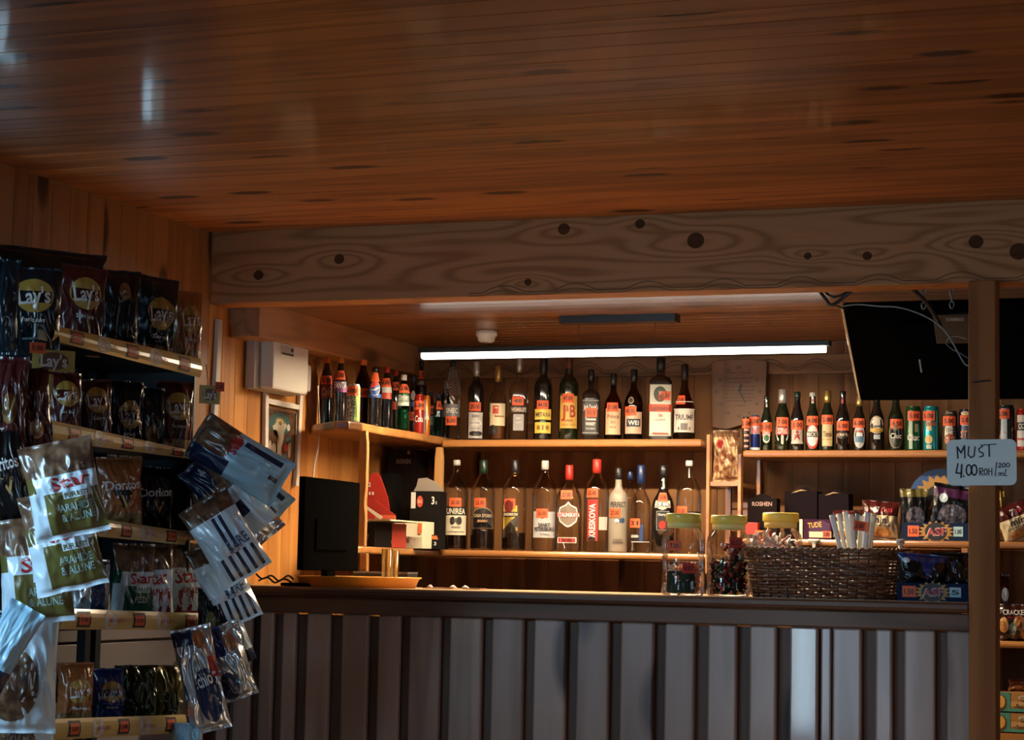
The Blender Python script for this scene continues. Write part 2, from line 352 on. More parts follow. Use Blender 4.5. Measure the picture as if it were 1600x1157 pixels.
# ------------------------------------------------------------------ shelves
Z1, Z2, Z3, Z4, Z5 = 1.650, 1.268, 1.612, 1.322, 1.010
def shelf_board(name, x0, x1, y0, y1, z, th, parent=None, m=None, curve=False):
    g = G(); m = m or W_shelf
    g.box(x0, x1, y0, y1, z-th, z, m); return g.build(name, parent, bevel=.008)
su = thing('corner_shelf', 'left wall and corner wooden shelf with soft drinks on top', 'shelf', (0, 0, 0))
g = G(); pts = [(XL+.012, .70), (-2.97, .60), (-2.88, .50), (-2.82, .445), (-2.775, .455), (-2.762, .53), (-2.775, .70), (-2.762, .95), (-2.765, 1.195), (-2.765, YB-.03), (XL+.012, YB-.03)]
g.prism(pts, 1.634, 1.661, W_shelf, 2); g.build('shelf_board', su, bevel=.006)
g = G(); g.prism([(XL+.012, .72), (-2.88, .56), (-2.80, .50), (-2.765, .56), (-2.762, 1.195), (-2.762, YB-.03), (XL+.012, YB-.03)], 1.245, 1.268, W_shelf, 2); g.build('shelf_board', su, bevel=.006)
def turned(x, y, z0, z1, w, parent):  # flat upright with a waisted outline
    g = G(); n = 36; L_, R_ = [], []
    for i in range(n+1):
        t = i/n; wv = w/2*(1-.28*max(0, math.cos((t*1.6-.62)*2*math.pi))**2)
        L_.append((x-wv, z0+(z1-z0)*t)); R_.append((x+wv, z0+(z1-z0)*t))
    g.prism(L_+R_[::-1], y, y+.02, W_post2, 1); return g.build('upright', parent, bevel=.002)
W_post2 = wood('upright_pine', (.50, .27, .10), (.38, .18, .06), 2, None, rough=.3, coat=.4, rings=3, vor=.3)
p = on(1, 568, 700, .52); turned(p.x, .515, 1.268, 1.634, .028, su)
p = on(1, 567, 890, .52); G().box(p.x-.012, p.x+.012, .52, .54, CTZ, 1.245, W_shelf).build('upright', su, bevel=.002)
sc = thing('liquor_shelf', 'two long shelf boards on the back wall full of spirit bottles', 'shelf', (0, 0, 0))
xa, xb = on(1, 690, 690, 1.2).x, on(1, 1096, 690, 1.2).x
shelf_board('shelf_board', -2.761, xb, 1.2, YB-.03, Z1, .026, sc)
shelf_board('shelf_board', -2.761, on(1, 1108, 860, 1.2).x, 1.2, YB-.03, Z2, .022, sc)
turned(on(1, 683, 770, 1.2).x+.002, 1.20, Z2, Z1-.026, .030, sc)
# cubby between the two shelf groups
cb = thing('narrow_shelf_unit', 'narrow ladder-like pine shelf unit holding a bag of cookies', 'shelf')
cx0, cx1 = on(1, 1107, 700, 1.2).x, on(1, 1156, 740, 1.2).x
for xx, zz in ((cx0, 1.665), (cx1, 1.60)):
    G().box(xx-.006, xx+.006, 1.195, 1.225, Z4-.12, zz, W_shelf).build('upright', cb, bevel=.002)
    G().box(xx-.006, xx+.006, YB-.05, YB-.03, Z4-.12, zz, W_shelf).build('upright', cb, bevel=.002)
ZCUB = on(1, 1130, 753, 1.2).z
G().box(cx0+.007, cx1-.007, 1.2, YB-.03, ZCUB-.014, ZCUB, W_shelf).build('shelf_board', cb)
z0 = on(1, 1130, 783, 1.3).z
for k in range(4): G().box(cx0+.03, cx1-.007, 1.40, 1.41, z0-.10+k*.026, z0-.10+k*.026+.022, W_shelf).build('slat', cb, bevel=.003)
G().box(cx0+.018, cx0+.029, 1.39, 1.41, z0-.16, z0+.09, W_shelf).build('upright', cb)
sd = thing('beer_shelf', 'right-hand back wall shelves carrying beer, snacks and biscuit boxes', 'shelf')
x0 = on(1, 1160, 708, 1.2).x
shelf_board('shelf_board', x0, .6, 1.2, YB-.03, Z3, .024, sd)
shelf_board('shelf_board', cx1+.007, .6, 1.2, YB-.03, Z4, .022, sd)
shelf_board('shelf_board', -.95, .6, 1.2, YB-.03, Z5, .022, sd)
G().box(-.97, -.951, 1.2, YB-.03, .3, Z4-.022, W_shelf).build('upright', sd)
G().box(.6, .62, 1.2, YB-.03, 0, Z3, W_shelf).build('upright', sd)
G().box(cx1+.02, cx1+.03, 1.36, 1.38, Z4, Z3-.024, W_shelf).build('upright', sd)
# dark under-cabinet behind the counter
tag(G().box(-2.95, -.99, 1.22, YB-.03, 0, 1.02, wood('dark_cabinet', (.09, .04, .02), (.05, .02, .01), 2, 0, .1)).build('back_cabinet'), 'dark wooden back cabinet below the liquor shelves, behind the counter', 'cabinet')
# ------------------------------------------------------------------ bottles
GL = {'clear': glass('glass_clear', (.97, .95, .91), (.42, .34, .25)), 'green': pm('glass_green', (.006, .012, .005), .06, 0, .6, .5), 'dark': pm('glass_dark', (.007, .006, .006), .06, 0, .6, .5),
      'amber': pm('glass_amber', (.03, .008, .002), .06, 0, .6, .5), 'teal': glass('glass_teal', (.35, .75, .75), (.05, .2, .22)), 'gclear': glass('glass_green_clear', (.35, .62, .45), (.03, .10, .05)),
      'frost': pm('glass_frost', (.30, .27, .22), .35, 0, .4), 'brown': glass('glass_brown', (.42, .17, .05), (.10, .03, .01))}
PROF = {
 'vodka': ([(.88, 0), (.97, .008), (1, .03), (1, .60), (.985, .65), (.92, .70), (.80, .745), (.62, .79), (.42, .83), (.31, .86), (.26, .89), (.25, .985), (.25, 1)], 2),
 'high': ([(.9, 0), (1, .02), (1, .60), (.96, .66), (.80, .71), (.52, .745), (.38, .78), (.34, .83), (.32, 1)], 2),
 'beer': ([(.88, 0), (1, .025), (1, .52), (.95, .58), (.78, .66), (.58, .73), (.47, .80), (.42, .88), (.38, .97), (.40, 1)], 2),
 'soda': ([(.75, 0), (.95, .02), (1, .08), (.93, .18), (.98, .28), (.92, .36), (1, .46), (1, .62), (.88, .72), (.62, .80), (.40, .87), (.36, .92), (.36, 1)], 2),
 'water': ([(.8, 0), (1, .03), (.95, .14), (1, .2), (.94, .3), (1, .42), (1, .66), (.86, .74), (.5, .82), (.38, .87), (.36, 1)], 2),
 'square': ([(.9, 0), (1, .015), (1, .60), (.96, .65), (.75, .69), (.45, .715), (.32, .74), (.30, 1)], 5),
 'whisky': ([(.9, 0), (1, .02), (1, .48), (.97, .55), (.82, .62), (.56, .68), (.38, .73), (.32, .79), (.30, 1)], 2),
 'rect': ([(.95, 0), (1, .01), (1, .66), (.97, .72), (.8, .755), (.5, .78), (.36, .80), (.34, 1)], 6),
 'fat': ([(.85, 0), (1, .03), (1, .36), (.94, .44), (.72, .54), (.45, .63), (.32, .71), (.28, .78), (.27, 1)], 2),
 'flask': ([(.93, 0), (1, .015), (1, .55), (.97, .60), (.88, .67), (.66, .73), (.4, .775), (.27, .80), (.25, 1)], 2.6),
 'can': ([(.80, 0), (.98, .025), (1, .05), (1, .92), (.88, .97), (.86, .985), (.88, 1)], 2)}
def interp(pr, t):
    for (r0, z0), (r1, z1) in zip(pr, pr[1:]):
        if z0 <= t <= z1: return r0+(r1-r0)*(t-z0)/max(z1-z0, 1e-6)
    return pr[-1][0]
def tagcard(g, fn, x, z, w_, h_, txt, col=ORG, rot=0):
    g.patch(fn, x-w_/2, x+w_/2, z-h_/2, z+h_/2, C(*col, r=.6), 0, 4, 1)
    g.text(txt, fn, x, z, h_*.45, C(*BLK), w_*.72, 0, 1.2)
def bottle(x, y, z, H, R, typ, gk, cap, caph, items, label, name='bottle', group=None, liquid=None, tags=(), ay=1., cat='bottle', lab_name='label', jitter=0, dia=False):
    yaw = math.atan2(CAM.x-x, -(CAM.y-y))+jitter
    t = thing(name, label, cat, (x, y, z), (0, 0, yaw), group)
    pr, p = PROF[typ]; prof = [(r*R, h*H) for r, h in pr]
    g = G().lathe(prof, GL[gk] if gk in GL else gk, 28, 1, ay, p, cap1=True); g.build('can_body' if typ == 'can' else 'glass_body', t)
    if liquid:
        lm, lf = liquid; lp = [((interp(pr, .02)*R-.003), .006)]+[((interp(pr, k)*R-.003), k*H) for k in [i*lf/8 for i in range(1, 9)]]
        G().lathe(lp, lm, 24, 1, ay, p).build('liquid', t)
    if cap is not None:
        c0 = 1-caph; cr = max(interp(pr, c0)*R, .3*R*0)+.0012
        G().lathe([(cr, c0*H), (cr+.0006, (c0+.3*caph)*H), (cr+.0004, H*1.002), (cr*.85, H*1.012)], cap, 20).build('cap', t)
    if typ == 'can':
        G().lathe([(.84*R, H*.992), (.80*R, H*1.002), (.2*R, H*.995)], pm('can_metal', (.6, .6, .6), .3, .9)).build('can_lid', t)
    def fn(px_, pz, l):
        tt = min(max(pz/H, 0), 1); r = interp(pr, tt)*R
        a = px_/max(R, 1e-4) if abs(px_/R) < 2.6 else 2.6*math.copysign(1, px_)
        if p != 2: # squarish: flat front
            return (px_, -(R*ay*(max(1-abs(min(abs(px_/R), .98))**p, .02))**(1/p))*interp(pr, tt)-.0006*l-.0005, pz)
        r += .0006*l+.0004
        return (math.sin(a)*r, -math.cos(a)*r*ay, pz)
    if items:
        lo = [it for it in items if not (it[0] in 're' and (it[3]+it[4])/2*(1 if it[0] == 'r' else 0)+(it[2] if it[0] == 'e' else 0) > .70)]
        hi = [it for it in items if it not in lo] if typ != 'can' else []
        if typ == 'can': lo = items
        if lo: decals(G(), fn, lo, R, H, 8).build(lab_name, t)
        if hi: decals(G(), fn, hi, R, H, 8).build('neck_label', t)
    for (tx, tz, s) in tags:
        g = G(); rr = fn
        tagcard(g, lambda a, b, l: fn(a, b, l+4), tx*R, tz*H, .040, .031, s); g.build('price_tag', t)
    if dia:   # lozenge relief on the neck of a pressed bottle
        g = G()
        for j in range(9):
            for i in range(-4, 5):
                zz = (.58+j*.035+(i % 2)*.0175)*H; aa = i*.3
                rr_ = interp(pr, zz/H)*R+.001
                g.lathe([(.0, -.003), (.0022, 0), (0, .003)], pm('pressed_glint', (.25, .28, .32), .1, .2), 4, c=(math.sin(aa)*rr_, -math.cos(aa)*rr_, zz), cap0=False, cap1=False)
        g.build('pressed_pattern', t)
    return t
def pxr(hw, x, Y):  # radius in metres of half width hw pixels
    q = on(1, x, 700, Y); return hw*((q-CAM).dot(FW))/FPX
def row(specs, Y, Z, group):
    for s in specs:
        x, top, hw, typ, gk, cap, caph, items, label = s[:9]; kw = s[9] if len(s) > 9 else {}
        kw = dict(kw); dy = kw.pop('dy', 0)
        q = on(1, x, top, Y+dy); bottle(q.x, Y+dy, Z+.0005, q.z-Z, pxr(hw, x, Y+dy), typ, gk, cap, caph, items, label, group=group, **kw)
CB = pm('cap_black', (.012, .012, .014), .3, 0, .5); CW = pm('cap_white', (.55, .54, .52), .35); CR_ = pm('cap_red', (.5, .03, .02), .35); CBL = pm('cap_blue', (.01, .03, .12), .3)
CG = pm('cap_gold', (.55, .38, .12), .3, .8); CS = pm('cap_silver', (.55, .54, .52), .35, .6); CO = pm('cap_orange', (.75, .20, .03), .4); CDG = pm('cap_dark_green', (.01, .03, .02), .3)
DK = pm('liquid_dark', (.012, .006, .004), .15); AM = pm('liquid_amber', (.12, .04, .01), .15)
exec_specs = True
# upper liquor shelf -----------------------------------------------------------
row([
 (708, 566, 13, 'soda', 'clear', CB, .06, [('r', -1.2, 1.2, .30, .46, (.16, .17, .2)), ('t', 'SNEC', 0, .38, .06, WHT, 1.5)], 'clear drink bottle with lozenge pressed neck, first at left on the upper liquor shelf', {'tags': [(-.1, .25, '5.00')], 'dia': True}),
 (745, 567, 13, 'high', 'dark', CS, .18, [('r', -.95, .95, .03, .36, (.52, .51, .5)), ('t', 'ZUREX', 0, .31, .03, BLK, .9), ('r', -.5, .7, .20, .25, (.75, .74, .72)), ('t', 'UNTERB', -.1, .225, .03, (.1, .1, .1), 1.1), ('t', 'LIKOR 1884', 0, .155, .022, (.1, .1, .1), .9), ('e', -.2, .09, .5, .03, BLK), ('e', .3, .09, .5, .03, BLK)], 'dark bottle with silver neck foil and grey-white label beside the lozenge-necked bottle', {'tags': [(-.1, .43, '20.00')]}),
 (779, 574, 14, 'whisky', 'clear', CG, .20, [('r', -.95, .95, .20, .50, CRM), ('r', -.55, .1, .36, .47, RED), ('t', '1948', -.2, .44, .02, WHT, .4), ('t', 'Sereneata', .2, .33, .03, (.3, .1, .03), 1.0), ('e', -.5, .14, .5, .07, BLK)], 'squat bottle with cream label and slim gold cork, right of the silver-foiled one', {'liquid': (AM, .3)}),
 (812, 562, 15, 'square', 'clear', CS, .16, [('r', -.85, .85, .34, .41, (.02, .015, .012)), ('t', 'WEMBLEY', 0, .375, .045, (.6, .45, .35), 1.55), ('r', -.55, .55, .12, .32, (.28, .28, .29)), ('t', 'DRY', 0, .27, .02, WHT), ('t', 'London', 0, .22, .02, WHT, .7)], 'tall square clear bottle with a narrow black name band, on the upper liquor shelf', {'tags': [(-.1, .48, '48')]}),
 (850, 558, 14.5, 'high', 'dark', CB, .22, [('r', -.98, .98, .085, .215, YEL), ('r', -.98, .98, .245, .37, YEL), ('t', 'METAXA', 0, .305, .05, (.06, .03, .02), 1.6), ('t', '***', 0, .215, .035, WHT, .6), ('e', -.45, .15, .18, .03, (.25, .12, .02)), ('e', .45, .15, .18, .03, (.25, .12, .02)), ('r', -.08, .08, .12, .18, (.25, .12, .02))], 'dark brandy bottle with two bright yellow label bands', {'tags': [(-.05, .42, '44.00')]}),
 (890, 556, 15.5, 'high', 'green', pm('cap_brown', (.10, .02, .01), .4), .16, [('r', -.98, .98, .14, .52, (.62, .38, .07)), ('e', 0, .51, .42, .05, (.62, .38, .07)), ('t', 'J', -.52, .34, .14, (.32, .02, .01), .42), ('t', '&', -.12, .37, .07, (.32, .02, .01), .28), ('t', 'B', .38, .34, .14, (.32, .02, .01), .56), ('t', 'RARE', 0, .23, .03, (.3, .05, .02), .8), ('t', 'BLENDED SCOTCH', 0, .18, .022, (.2, .1, .02), 1.2)], 'green whisky bottle with a big yellow label and dark red initials', {'tags': [(-.1, .49, '47.00')]}),
 (924, 579, 14, 'square', 'dark', CB, .16, [('r', -.92, .92, .08, .58, (.03, .03, .03)), ('t', "Jack Daniel's", 0, .47, .07, (.7, .68, .64), 1.6), ('t', 'Tennessee', 0, .30, .04, WHT, 1.2), ('t', 'WHISKEY', 0, .23, .045, WHT, 1.1), ('t', 'SOUR MASH', 0, .165, .03, (.5, .5, .5), 1.0), ('r', -.9, .9, .10, .108, (.5, .5, .5)), ('r', -.9, .9, .555, .562, (.5, .5, .5))], 'square whiskey bottle with a black label in white lettering', {'tags': [(.05, .39, '55.0')]}),
 (959, 586, 13.5, 'whisky', 'brown', CB, .16, [('r', -.98, .98, .085, .48, (.62, .42, .26)), ('t', 'Prince', 0, .36, .06, (.2, .08, .05), 1.3), ('t', 'XO', 0, .27, .035, (.3, .1, .05)), ('t', 'brandy', 0, .20, .03, (.3, .1, .05), .7)], 'brown bottle with a plain peach-coloured label, right of the square black-label whiskey', {'tags': [(-.1, .50, '31.00')], 'liquid': (DK, .45)}),
 (991, 579, 15, 'whisky', 'brown', CB, .17, [('r', -.98, .98, .09, .40, (.55, .36, .26)), ('r', -.75, .75, .19, .30, (.02, .025, .04)), ('t', 'WEI', 0, .245, .06, WHT, 1.1), ('e', -.3, .56, .30, .05, (.35, .3, .2)), ('e', -.3, .56, .22, .035, (.03, .01, .0))], 'brown bottle with oval shoulder seal and black nameplate on a pink label', {'tags': [(-.35, .41, '40.00')], 'liquid': (DK, .5)}),
 (1033, 561, 18, 'rect', 'dark', CB, .14, [('r', -.95, .95, .05, .68, (.40, .42, .33)), ('r', -.86, .86, .07, .665, (.66, .62, .53)), ('r', -.80, .80, .46, .65, (.52, .50, .42)), ('e', -.05, .56, .55, .095, (.02, .035, .015)), ('t', 'V', -.05, .575, .05, (.5, .5, .4), .3), ('r', -1., 1., .345, .435, (.50, .06, .02)), ('t', 'Jagermeister', 0, .39, .055, (.15, .02, .01), 1.7), ('t', '56', 0, .30, .035, RED), ('t', 'LIQUEUR', 0, .25, .02, (.3, .3, .3), .9), ('r', -.7, .7, .075, .09, RED)], 'large flat-sided liqueur bottle with a tall framed label and red band', {'tags': [(.35, .54, '65.00')], 'ay': .62}),
 (1070, 571, 17.5, 'fat', 'brown', CB, .20, [('r', -1.05, 1.05, .10, .40, (.55, .50, .45)), ('t', 'TRIUMF', 0, .30, .07, (.06, .05, .05), 1.7), ('r', -.3, .3, .13, .22, (.12, .10, .09)), ('r', -.55, -.4, .13, .17, (.12, .1, .09)), ('r', .4, .55, .13, .17, (.12, .1, .09)), ('r', -1.05, 1.05, .40, .41, WHT), ('r', -1.05, 1.05, .50, .51, WHT)], 'round-bellied bottle with long thin neck, rightmost on the upper liquor shelf', {'tags': [(-.45, .53, '21.00')], 'liquid': (DK, .35)}),
], 1.29, Z1, 'spirit bottles on the upper liquor shelf')
# lower liquor shelf -----------------------------------------------------------
row([
 (714, 721, 19, 'vodka', 'clear', CW, .05, [('r', -1.0, 1.0, .165, .48, (.62, .56, .42)), ('r', -1.0, 1.0, .385, .485, BLK), ('t', 'UNIREA', 0, .432, .062, (.66, .6, .45), 1.55), ('t', '1887', 0, .33, .05, (.08, .06, .05), .9), ('e', -.25, .325, .2, .045, BLK), ('e', .28, .325, .2, .045, BLK), ('t', 'VINARS', 0, .255, .022, BLK, .7), ('r', -.7, .7, .20, .206, BLK)], 'bottle with cream label under a black name band, leftmost on the lower liquor shelf', {'tags': [(-.05, .53, '20.00')], 'liquid': (DK, .36)}),
 (756, 721, 19, 'vodka', 'clear', CDG, .14, [('g', 0, .36, .95, .12, [(-1, -1), (1, -1), (1, .4), (.7, .75), (.3, .95), (0, 1.), (-.3, .95), (-.7, .75), (-1, .4)], (.3, .2, .1)), ('g', 0, .36, .90, .108, [(-1, -1), (1, -1), (1, .4), (.7, .75), (.3, .95), (0, 1.), (-.3, .95), (-.7, .75), (-1, .4)], (.02, .018, .02)), ('t', "CASA D'ORO", 0, .385, .035, (.55, .42, .25), 1.5), ('t', 'BRANDY', 0, .325, .025, (.5, .3, .15), .8)], 'bottle with an arched black and bronze label, second from left on the lower liquor shelf', {'tags': [(-.25, .53, '23.00')], 'liquid': (DK, .24)}),
 (805, 721, 19, 'vodka', 'clear', CB, .14, [('g', -.15, .33, .85, .17, [(-1, 1), (.45, 1), (.45, .2), (-.2, -.2), (-1, -.85)], YEL), ('r', -1.02, .3, .375, .43, BLK), ('t', 'ZANDRIKON', -.35, .402, .03, (.7, .6, .4), 1.2), ('t', '*****', -.45, .34, .02, BLK, .8), ('g', -.05, .28, .95, .14, [(.45, .9), (.45, -.9), (-1, -1), (-1, -.4), (-.3, .3)], (.03, .022, .015)), ('t', '5', .2, .24, .035, GLD), ('r', -.25, .25, .83, .84, GLD), ('r', -.25, .25, .86, .87, GLD), ('e', -.45, .49, .35, .07, (.12, .01, .01))], 'bottle with a slanted yellow and black label, third from left on the lower liquor shelf', {'tags': [(-.4, .525, '22.00')], 'liquid': (DK, .2)}),
 (852, 722, 19.5, 'vodka', 'clear', CW, .09, [('r', -1.0, 1.0, .15, .44, (.42, .42, .43)), ('e', -.15, .42, .28, .06, (.25, .02, .02)), ('t', 'SANKT', 0, .29, .04, BLK, .9), ('t', 'PETERSBURG', 0, .245, .04, BLK, 1.6), ('t', 'VODKA', 0, .19, .02, (.2, .2, .2), .8)], 'clear vodka bottle with a wide silver-grey label', {'tags': [(-.2, .42, '26.00')]}),
 (890, 729, 20.5, 'flask', 'clear', CR_, .16, [('g', -.05, .43, .75, .15, [(-.85, -.55), (-.3, -.9), (0, -1), (.3, -.9), (.85, -.55), (1, 0), (.85, .55), (.3, .75), (0, 1.), (-.3, .75), (-.85, .55), (-1, 0)], (.75, .72, .68)), ('g', -.05, .43, .68, .13, [(-.85, -.55), (-.3, -.9), (0, -1), (.3, -.9), (.85, -.55), (1, 0), (.85, .55), (.3, .75), (0, 1.), (-.3, .75), (-.85, .55), (-1, 0)], (.22, .17, .13)), ('r', -.88, .82, .40, .455, (.42, .03, .02)), ('t', 'STALINSKAYA', 0, .427, .045, (.8, .77, .72), 1.65), ('r', -.82, .6, .10, .165, (.75, .72, .68)), ('r', -.76, .54, .107, .158, (.35, .03, .02)), ('t', 'SILVER', -.1, .132, .025, (.1, .02, .02), .7)], 'vodka flask bottle with a hexagonal emblem behind a red name band and red cap', {'tags': [(-.2, .66, '27.00')]}),
 (933, 720, 20, 'vodka', 'clear', CR_, .14, [('r', -.72, .12, .12, .57, (.42, .03, .02)), ('t', 'KRESKOVA', -.32, .34, .065, (.8, .76, .7), .0001+2.6, math.pi/2), ('r', -.62, -.05, .125, .17, BLK), ('r', .2, .95, .24, .38, (.5, .46, .4))], 'vodka bottle with a red vertical label strip and red cap', {'tags': [(-.35, .64, '25.00')]}),
 (967, 733, 15, 'high', 'frost', CB, .13, [('t', 'PERFECT', 0, .57, .06, (.04, .03, .03), 1.7), ('g', .35, .38, .35, .035, [(-1, -.3), (-.8, .6), (-.2, .5), (.3, 1), (.9, .6), (1, -.2), (.6, -.9), (-.4, -.8)], (.03, .06, .12)), ('g', -.1, .375, .22, .022, [(-1, -.8), (-1, .5), (-.3, .9), (.7, .7), (1, .1), (.7, -.2), (.6, -.9), (.3, -.9), (.2, -.3), (-.5, -.3), (-.6, -.9)], (.8, .8, .8)), ('t', 'PURIFIED', 0, .15, .018, (.08, .06, .05), .9), ('t', 'VODKA', 0, .12, .032, (.05, .04, .04), 1.1)], 'frosted straight vodka bottle with a small white bear mark', {'tags': [(-.35, .47, '27.00')]}),
 (985, 737, 12, 'high', 'clear', CBL, .10, [], 'half-hidden clear bottle behind the frosted vodka, with a dark blue cap', {'dy': .10}),
 (1002, 729, 16.5, 'whisky', 'clear', CBL, .20, [('r', -.1, .25, .12, .33, (.02, .05, .16)), ('r', -.98, -.3, .13, .22, BLK), ('t', 'ALEXANDRA', -.55, .19, .03, WHT, .8), ('r', -.9, .9, .12, .13, (.5, .5, .5))], 'slim clear vodka bottle with a blue centre strip and blue capped neck', {'tags': [(-.6, .34, '21')]}),
 (1037, 729, 18, 'whisky', 'dark', CB, .12, [('r', -.8, .7, .52, .60, (.60, .56, .50)), ('r', -.75, .65, .53, .585, (.02, .02, .02)), ('t', 'ROSE MARY', -.05, .56, .045, (.85, .8, .72), 1.35), ('g', -.05, .51, .4, .02, [(-1, 0), (0, 1), (1, 0), (0, -1)], (.6, .5, .35)), ('r', -.55, .5, .26, .48, (.35, .34, .33)), ('r', -.5, .45, .265, .475, (.02, .02, .02)), ('t', 'Cherry', -.1, .44, .025, WHT, .6), ('e', -.05, .32, .28, .05, (.3, .02, .01)), ('r', -.2, .3, .74, .86, (.4, .4, .38))], 'dark liqueur bottle with a white-edged black label showing cherries', {'tags': [(-.05, .64, '20.00')]}),
 (1077, 722, 19.5, 'vodka', 'clear', CW, .05, [('r', -.2, 1.0, .40, .455, BLK), ('t', 'VODKA', .4, .427, .035, (.5, .45, .4), .9), ('r', -.15, .15, .82, .93, (.5, .48, .45))], 'clear bottle with white neck stamp behind the leftmost yellow-lidded jar', {'tags': [(-.6, .46, '31.00')]}),
], 1.29, Z2, 'spirit bottles on the lower liquor shelf')
